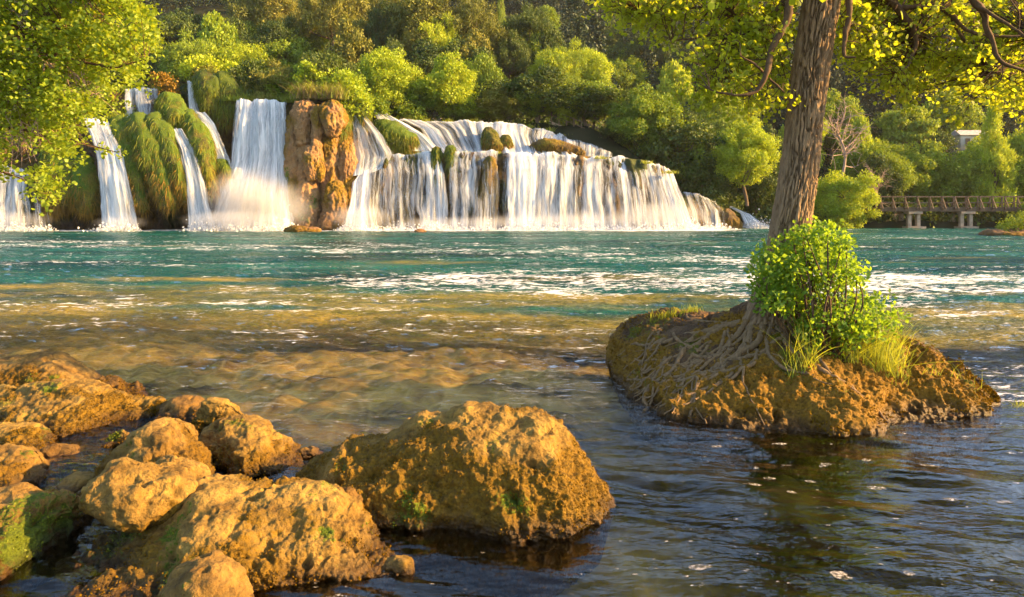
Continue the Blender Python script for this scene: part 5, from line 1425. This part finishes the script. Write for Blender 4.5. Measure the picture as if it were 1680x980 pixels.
def leaning_tree():
    r = np.random.default_rng(404)
    base = P(1272, 540, TY)
    root = empty("leaning_tree", base); tag(root, "big leaning tree with furrowed bark growing on the mossy islet", "tree")
    L = lambda V: local(V, root)
    # trunk ---------------------------------------------------------
    ctr = [(1262, 560, 60), (1270, 520, 54), (1278, 480, 43), (1288, 430, 35), (1296, 370, 33), (1307, 300, 32), (1319, 200, 31), (1331, 100, 31), (1343, 20, 31.5), (1352, -60, 31), (1366, -200, 28), (1385, -420, 22), (1400, -700, 12)]
    pts = np.array([[*P(a, b, TY), w / FPX * TY] for a, b, w in ctr])
    nt_, ns = 1500, 340
    pr = resample(pts, nt_)
    # even spacing
    s = np.concatenate([[0], np.cumsum(np.linalg.norm(np.diff(pr[:, :3], axis=0), axis=1))]); q = np.linspace(0, s[-1], nt_)
    pr = np.stack([np.interp(q, s, pr[:, k]) for k in range(4)], 1)
    th = np.linspace(0, 2 * math.pi, ns, endpoint=False)
    Rr = 0.87 * pr[:, 3][:, None] * (1 + 0.03 * np.cos(3 * th)[None] + 0.22 * np.exp(-q / 0.28)[:, None] * np.abs(np.cos(2.5 * th + 0.6))[None])
    cc = np.stack([np.cos(th)[None] * np.ones((nt_, 1)), np.sin(th)[None] * np.ones((nt_, 1)), np.repeat(q[:, None], ns, 1)], -1).reshape(-1, 3)
    # bark plates: stretched cells and wandering vertical furrows
    wc = cc + 0.10 * np.stack([fbm(cc * [2, 2, 3], 2, 1), fbm(cc * [2, 2, 3], 2, 2), 0 * cc[:, 0]], 1)
    w1 = 1 - np.abs(fbm(wc * [5.2, 5.2, 3.6], 3, 11)) * 3.2
    fur = np.clip(w1, -0.2, 1) ** 1.0                       # 1 at furrow
    wl_ = worley(wc * [5.5, 5.5, 7.0], 12)
    plate = np.clip(1.05 - wl_ * 1.25, 0, 1)
    fine = fbm(cc * [16, 16, 18], 4, 13)
    ridge = np.clip(0.75 * (1 - np.clip((fur - 0.45) / 0.5, 0, 1)) + 0.35 * plate - 0.05 + 0.18 * fine, 0, 1)
    disp = 0.036 * (ridge - 0.5) + 0.004 * fine + 0.02 * fbm(cc * [1.2, 1.2, 1.5], 2, 14)
    Rd = Rr + disp.reshape(nt_, ns)
    V = np.stack([pr[:, 0][:, None] + Rd * np.cos(th)[None], pr[:, 1][:, None] + Rd * np.sin(th)[None], np.repeat(pr[:, 2][:, None], ns, 1)], -1).reshape(-1, 3)
    mesh_obj("trunk", L(V), grid_faces(nt_, ns, wrap_v=True)[:, ::-1], M['bark'], root, attrs={"ridge": ridge})
    # hand-laid boughs ---------------------------------------------------
    B = [
     [(1322, -60, 6.2, .05), (1300, -10, 6.1, .04), (1288, 40, 6.0, .032), (1266, 80, 5.9, .028), (1258, 120, 5.8, .024), (1240, 150, 5.8, .018), (1205, 157, 5.8, .012), (1165, 147, 5.85, .006)],
     [(1330, -70, 6.2, .06), (1290, 0, 6.3, .045), (1265, 28, 6.35, .036), (1240, 46, 6.4, .03), (1213, 33, 6.5, .022), (1190, 15, 6.5, .016), (1120, 14, 6.55, .011), (1050, 22, 6.6, .006)],
     [(1240, 46, 6.4, .02), (1205, 58, 6.4, .014), (1160, 60, 6.3, .010), (1100, 68, 6.3, .006)],
     [(1252, 118, 5.8, .012), (1235, 105, 5.7, .009), (1215, 92, 5.7, .005)],
     [(1262, 130, 5.8, .012), (1280, 145, 5.8, .008), (1288, 152, 5.8, .005)],
     [(1360, -90, 6.2, .06), (1392, -20, 6.1, .035), (1390, 40, 6.0, .024), (1385, 88, 5.95, .016), (1406, 95, 5.9, .007)],
     [(1362, -120, 6.2, .07), (1430, -40, 6.3, .045), (1472, 15, 6.4, .035), (1497, 45, 6.4, .028), (1502, 70, 6.4, .02), (1488, 108, 6.3, .012), (1468, 120, 6.3, .006)],
     [(1478, 15, 6.4, .025), (1520, 12, 6.3, .022), (1558, 22, 6.2, .02), (1590, 52, 6.1, .016), (1640, 60, 6.0, .012), (1700, 62, 6.0, .008)],
     [(1558, 22, 6.2, .016), (1580, 65, 6.2, .014), (1605, 90, 6.2, .012), (1632, 118, 6.2, .007)],
     [(1540, -100, 5.8, .05), (1590, -10, 5.8, .032), (1612, 20, 5.8, .028), (1625, 60, 5.8, .022), (1640, 98, 5.8, .018), (1680, 118, 5.8, .013), (1730, 140, 5.8, .009)],
     [(1600, 10, 5.8, .018), (1640, 30, 5.7, .014), (1690, 68, 5.6, .010)],
     [(1370, -160, 6.2, .09), (1450, -130, 6.1, .07), (1540, -100, 5.8, .055), (1650, -60, 5.6, .04), (1760, 20, 5.5, .02)],
     [(1355, -170, 6.2, .08), (1250, -140, 6.4, .05), (1130, -90, 6.6, .03), (1010, -40, 6.8, .015)],
     [(1360, -220, 6.2, .08), (1380, -300, 7.0, .05), (1420, -350, 8.0, .025)],
     [(1370, -200, 6.2, .07), (1340, -240, 5.2, .05), (1300, -260, 4.4, .025)],
    ]
    bp = []
    for b in B:
        a = np.array([[*P(x, y, Y), w] for x, y, Y, w in b]); a = resample(a, 44)
        wob = 0.018 * np.stack([fbm(a[:, :3] * 5, 3, 31), fbm(a[:, :3] * 5, 3, 32), fbm(a[:, :3] * 5, 3, 33)], 1)
        wob[0] = 0; a[:, :3] += wob; bp.append(a)
        V, F = tube(a[:, :3], np.maximum(a[:, 3], .003), 12, 14.0, 5)
        mesh_obj("branch", L(V), F, M['bark_branch'], root)
    allb = np.vstack([a for a in bp])
    # leaf sprays -----------------------------------------------------------
    env = [  # polygon, count, depth range
        ([(990, -30), (1290, -30), (1290, 20), (1230, 95), (1150, 75), (1080, 62), (1040, 45), (1000, 30), (985, 5)], 230, 6.1, 7.6),
        ([(1130, 100), (1180, 75), (1290, 20), (1300, 100), (1290, 150), (1250, 170), (1190, 165), (1140, 155), (1125, 130)], 120, 5.9, 7.1),
        ([(1375, -30), (1700, -30), (1700, 60), (1640, 60), (1600, 100), (1560, 150), (1500, 165), (1440, 150), (1400, 125), (1378, 90)], 330, 6.1, 7.9),
        ([(1600, 40), (1720, 30), (1720, 175), (1680, 180), (1630, 165), (1590, 150), (1580, 100)], 140, 6.0, 7.4),
        ([(1560, 140), (1600, 140), (1590, 200), (1560, 185)], 5, 5.6, 6.4),
        ([(950, -40), (1780, -40), (1720, -110), (1450, -190), (1390, -620), (1200, -600), (1040, -380)], 200, 4.6, 8.6),
    ]
    LP, LA, LN, LS = [], [], [], []
    tw = []
    for poly, n, y0, y1 in env:
        q = sample_poly(poly, n, r); Y = r.uniform(y0, y1, n)
        for (px, py), yy in zip(q, Y):
            c = P(px, py, yy)
            if py > -30 and noise3(np.array([[px * 0.022, py * 0.022, 0.5]]), 61)[0] < -0.24: continue
            d2 = ((allb[:, :3] - c) ** 2).sum(1); i = int(np.argmin(d2)); a = allb[i, :3]
            L_ = math.sqrt(d2[i])
            if py > -30 and L_ > 1.7: continue
            mid = (a + c) / 2 + 0.12 * L_ * r.normal(size=3) + [0, 0, 0.10 * L_]
            tp = resample([a, mid, c], 12)
            tw.append(tube(tp, np.linspace(min(.009, .003 + .006 * L_), .0018, 12), 5))
            big = py < -40
            k = int(r.integers(24, 42))
            spread = r.uniform(.10, .20) * (1.6 if big else 1)
            # the spray: short side shoots in a drooping plane
            ax = unit((c - mid) + 0.4 * r.normal(size=3))
            for j in range(3):
                e = c + unit(ax + 0.8 * r.normal(size=3) + [0, 0, -.15]) * spread * 1.3
                if not big: tw.append(tube(resample([tp[8], (tp[8] + e) / 2 + .01 * r.normal(size=3), e], 6), np.linspace(.0025, .001, 6), 4))
                t = r.random((k // 3, 1)) ** 0.7
                pts_ = tp[8] * (1 - t) + e * t + 0.025 * r.normal(size=(k // 3, 3)) * (1 + big)
                LP.append(pts_); LA.append(unit(e - tp[8]) + 0.9 * r.normal(size=(k // 3, 3))); LN.append(np.array([0, 0, 0.8]) + 0.65 * r.normal(size=(k // 3, 3)))
                LS.append(r.uniform(.027, .052, k // 3) * (1.5 if big else 1))
    V, F = merge(tw); mesh_obj("twigs", L(V), F, M['bark_branch'], root)
    V, F, tint = leaves(np.vstack(LP), np.vstack(LA), np.vstack(LN), np.concatenate(LS), 'round', r)
    mesh_obj("crown", L(V), F, M['leaf_near'], root, smooth=True, attrs={"tint": tint})
    # surface roots over the left half of the islet -------------------------
    starts = [(1225, 520)] * 1
    for k in range(42):
        ang = r.uniform(math.radians(165), math.radians(292))
        x, y = base[0] - 0.06 + 0.25 * math.cos(ang), base[1] + 0.18 * math.sin(ang)
        if k > 12:
            x = base[0] - r.uniform(0.3, 1.25); y = r.uniform(5.6, 6.6)
            ang = math.radians(r.uniform(185, 262))
        n = int(r.integers(26, 60)); P_ = []
        rad0 = r.uniform(.016, .036) if k < 12 else r.uniform(.006, .020)
        for j in range(n):
            P_.append([x, y, float(islet_z(x, y)) - 0.6 * rad0])
            ang += r.normal() * 0.22; st = 0.032
            x += math.cos(ang) * st; y += math.sin(ang) * st
            if islet_z(x, y) < 0.0 or x < gx0 + 0.05 or y < gy0 + .03: break
        if len(P_) < 8: continue
        P_ = np.array(P_); z = P_[:, 2]; z2 = np.convolve(np.pad(z, 2, mode='edge'), np.ones(5) / 5, 'valid'); P_[:, 2] = np.maximum(z2, z - .01)
        P_ = resample(P_, len(P_) * 2)
        V, F = tube(P_, np.linspace(rad0, rad0 * .35, len(P_)), 9, 22.0, k)
        mesh_obj("root", L(V), F, M['root'], root)
leaning_tree(); lap('lean')

# moss crumbs and small plants on the islet
def tree_bush():
    poly = [(1226, 470), (1232, 430), (1250, 408), (1290, 398), (1310, 378), (1345, 366), (1392, 392), (1404, 435), (1420, 455), (1405, 470), (1440, 490), (1475, 520), (1455, 550), (1400, 560), (1372, 585), (1318, 590), (1306, 550), (1278, 505), (1230, 500)]
    return foliage_patch("bush", "bright leafy shrub wrapped round the foot of the leaning tree", poly, 5.45, 6.05, 10500, 0.031, 'leaf_bush', 501, shape='round', clump=0.095, stems=70, up=0.8)
tree_bush()
def isl(px, Y):
    x = (px - CX) / FPX * Y; return np.array([x, Y, float(islet_z(x, Y)) - 0.01])
grass_tuft("grass", "long backlit grass tuft on the right shoulder of the islet", [isl(p_, Y) for p_ in (1395, 1415, 1435, 1450, 1465) for Y in (5.55, 5.7, 5.85)], 620, 0.40, 0.0028, 'grass', 511, spread=0.05)
grass_tuft("grass", "drooping long grass stems at the front of the islet below the shrub", [isl(p_, Y) for p_ in (1300, 1318, 1330) for Y in (5.35, 5.45)], 60, 0.42, 0.003, 'grass', 512, spread=0.03, lean=(0, -.2, 0))
grass_tuft("grass", "short bright grass on the far left rim of the islet", [isl(p_, 6.75) for p_ in (1072, 1085, 1100, 1115, 1128, 1140)], 260, 0.10, 0.0028, 'grass', 513, spread=0.05)
grass_tuft("grass", "sparse thin grass blades on the mossy right slope of the islet", [isl(p_, Y) for p_, Y in ((1500, 5.6), (1530, 5.6), (1475, 5.5), (1560, 5.6), (1480, 5.7), (1600, 5.55))], 46, 0.17, 0.0022, 'grass', 514, spread=0.05)
grass_tuft("grass", "tiny green tuft standing in the water at the right edge", [np.array([(p_ - CX) / FPX * 5.6, 5.6, -.02]) for p_ in (1670, 1680, 1692)], 60, 0.08, 0.0025, 'grass', 515, spread=0.03)

def moss_crumbs():
    r = np.random.default_rng(88)
    me = ISLET.data; n = len(me.vertices); co = IV; no = np.empty(n * 3, np.float32); me.vertices.foreach_get("normal", no); no = no.reshape(-1, 3)
    if no[n // 2, 2] < 0: no = -no
    px = co[:, 0] / co[:, 1] * FPX + CX
    k = fbm(co * 5, 3, 89) + 0.30 * sstep(1200, 1420, px)
    ok = np.where((k > 0.12) & (co[:, 2] > 0.02))[0]
    ix = r.choice(ok, 16000)
    pos = co[ix] + 0.008 * r.normal(size=(len(ix), 3)); nn = no[ix]
    V, F, tint = leaves(pos, nn + 0.8 * r.normal(size=pos.shape), r.normal(size=pos.shape) + nn, 0.012 + 0.014 * r.random(len(ix)), 'rhomb', r)
    root = mesh_obj("moss", V, F, M['crumb'], smooth=False, attrs={"tint": tint})
    tag(root, "golden crumbly moss growing over the islet", "moss", kind="stuff")
moss_crumbs()

# ------------------------------------------------------------------ the overhanging tree on the left
def left_tree():
    r = np.random.default_rng(606)
    b = np.array([-13.5, 13.5, 0.2])
    root = empty("overhanging_tree", b); tag(root, "leafy tree reaching in from the left edge over the falls", "tree")
    L = lambda V: local(V, root)
    tr = resample([b, b + [0.6, -.3, 3.0], b + [1.2, -.6, 6.0], b + [1.5, -.8, 9.0]], 50)
    V, F = tube(tr, np.linspace(.42, .16, 50), 20, 4.0, 3); mesh_obj("trunk", L(V), F, M['bark_branch'], root)
    B = [[(-260, -60, 12.8, .12), (-60, 20, 12.2, .08), (40, 52, 11.8, .055), (75, 75, 11.6, .045), (110, 95, 11.4, .03), (180, 110, 11.2, .015), (235, 100, 11, .008)],
         [(75, 75, 11.6, .03), (95, 50, 11.5, .02), (140, 38, 11.4, .012), (200, 20, 11.3, .006)],
         [(-260, 40, 12.6, .10), (-80, 110, 12.2, .05), (20, 130, 11.8, .03), (80, 160, 11.6, .018), (140, 185, 11.4, .008)],
         [(-260, 140, 12.5, .08), (-60, 200, 12, .04), (40, 215, 11.6, .022), (120, 232, 11.2, .012), (192, 250, 11, .006)],
         [(-240, 200, 12.3, .06), (-60, 260, 11.8, .03), (20, 290, 11.4, .016), (85, 318, 11.2, .006)],
         [(-200, -120, 13, .12), (0, -60, 12.4, .07), (120, -30, 12, .04), (230, -20, 11.6, .02)],
         [(-100, -300, 13, .12), (60, -200, 12.6, .06), (200, -120, 12, .03)]]
    bp = []
    for q in B:
        a = np.array([[*P(x, y, Y), w] for x, y, Y, w in q]); a = resample(a, 40)
        a[:, :3] += 0.04 * np.stack([fbm(a[:, :3] * 2.5, 3, s_) for s_ in (41, 42, 43)], 1); bp.append(a)
        V, F = tube(a[:, :3], np.maximum(a[:, 3], .005), 9, 8.0, 5); mesh_obj("branch", L(V), F, M['bark_branch'], root)
    allb = np.vstack(bp)
    poly = [(-180, -140), (245, -140), (235, -10), (252, 55), (248, 95), (222, 118), (236, 150), (205, 168), (168, 160), (165, 190), (140, 215), (168, 238), (198, 246), (190, 262), (150, 268), (105, 250), (70, 240), (75, 280), (98, 300), (85, 322), (45, 320), (0, 285), (-180, 330)]
    n = 900; q = sample_poly(poly, n, r); Y = r.uniform(10.6, 12.6, n)
    LP, LA, LN, LS, tw = [], [], [], [], []
    for (px, py), yy in zip(q, Y):
        lowr = 0.18 if py > 130 else -0.30
        if noise3(np.array([[px * 0.02, py * 0.026, 0.5]]), 62)[0] < lowr - 0.22 * (py > 130): continue
        c = P(px, py, yy); d2 = ((allb[:, :3] - c) ** 2).sum(1); i = int(np.argmin(d2)); a = allb[i, :3]; L_ = math.sqrt(d2[i])
        if L_ > 2.2: continue
        mid = (a + c) / 2 + 0.12 * L_ * r.normal(size=3); tp = resample([a, mid, c], 9)
        tw.append(tube(tp, np.linspace(min(.014, .004 + .006 * L_), .003, 9), 4))
        k = 64; ax = unit(c - a + 1e-3)
        for j in range(4):
            e = c + unit(ax + 0.9 * r.normal(size=3) + [0.2, 0, -.1]) * r.uniform(.2, .42)
            t = r.random((k // 4, 1)); pts_ = tp[6] * (1 - t) + e * t + 0.05 * r.normal(size=(k // 4, 3))
            LP.append(pts_); LA.append(unit(e - tp[6]) + 0.9 * r.normal(size=(k // 4, 3))); LN.append(np.array([0, 0, .9]) + 0.6 * r.normal(size=(k // 4, 3))); LS.append(r.uniform(.042, .080, k // 4))
    # bare pale twigs hanging in the gaps
    dead = []
    for (px, py) in ((75, 100), (82, 105), (120, 120), (135, 115), (20, 150), (35, 200), (60, 195), (110, 110), (15, 215)):
        a = P(px, py, 11.2)
        for j in range(5):
            e = a + np.array([r.normal() * .25 + .1, r.normal() * .1, -r.uniform(.2, .7)])
            pth = resample([a, (a + e) / 2 + .06 * r.normal(size=3), e], 9); dead.append(tube(pth, np.linspace(.008, .0025, 9), 5))
            for k in range(3):
                s_ = pth[r.integers(3, 8)]; e2 = s_ + .18 * r.normal(size=3); dead.append(tube(resample([s_, (s_ + e2) / 2 + .01, e2], 5), np.linspace(.004, .0015, 5), 4))
    V, F = merge(tw); mesh_obj("twigs", L(V), F, M['bark_branch'], root)
    V, F = merge(dead); mesh_obj("dead_twigs", L(V), F, M['dead_wood'], root)
    V, F, tint = leaves(np.vstack(LP), np.vstack(LA), np.vstack(LN), np.concatenate(LS), 'round', r)
    mesh_obj("crown", L(V), F, M['leaf_left'], root, smooth=True, attrs={"tint": tint})
left_tree(); lap('left')

# ------------------------------------------------------------------ foam flecks on the near water
def foam_flecks():
    r = np.random.default_rng(90); parts = []
    spots = []
    for i in range(30):
        Y = r.uniform(2.6, 8.5); x = r.uniform(-0.25, 0.8) * Y; spots.append((x, Y, r.uniform(.003, .009) * (1 + .12 * Y)))
    for px, py, s in ((1290, 762, .028), (1240, 770, .022), (1330, 790, .022), (1260, 787, .03), (1175, 733, .04), (1280, 730, .03), (1380, 945, .045), (1490, 945, .03), (1150, 933, .04), (1420, 760, .04), (1350, 765, .04), (1560, 818, .028), (1650, 822, .028),
                      (1240, 800, .03), (1420, 710, .04), (1480, 708, .022), (1205, 720, .02), (1530, 765, .04), (1300, 810, .035), (1440, 800, .03)):
        Y = gy(py); spots.append(((px - CX) / FPX * Y, Y, s * 0.6))
    for i in range(500):
        Y = r.uniform(2.3, 7); x = r.uniform(-0.3, 0.8) * Y; spots.append((x, Y, r.uniform(.0015, .005)))
    for (x, y, s) in spots:
        k = 14 if s > .01 else 7; a = np.linspace(0, 2 * math.pi, k, endpoint=False); rr = s * (1 + 0.45 * np.interp(a, np.linspace(0, 6.3, 7), np.append(r.normal(size=6), 0) * .6))
        X = x + rr * np.cos(a) * r.uniform(1.2, 3.0); Yy = y + rr * np.sin(a)
        Z = wave_z(X, Yy) + 0.004; zc = wave_z(np.array([x]), np.array([y]))[0] + 0.004 + min(.004, s * .1)
        V = np.vstack([np.stack([X, Yy, Z], 1), [[x, y, zc]]])
        i_ = np.arange(k); parts.append((V, [np.stack([i_, (i_ + 1) % k, np.full(k, k)], 1)]))
    V, F = merge(parts)
    m = NT("foam_scum"); n = m.noise(m.worldpos(), 45, 5, 0.7); b = m.n("BsdfDiffuse"); m.set(b.inputs[0], m.mix(n, (0.42, 0.36, 0.30), (0.85, 0.78, 0.70)))
    t = m.n("BsdfTransparent"); mx = m.n("MixShader"); m.set(mx.inputs[0], m.ramp(n, [(0.42, 0.0), (0.66, 0.65)])); m.set(mx.inputs[1], t); m.set(mx.inputs[2], b)
    o = mesh_obj("foam", V, F, m.surf(mx)); tag(o, "small pale flecks of foam drifting on the near water", "foam", kind="stuff")
foam_flecks()
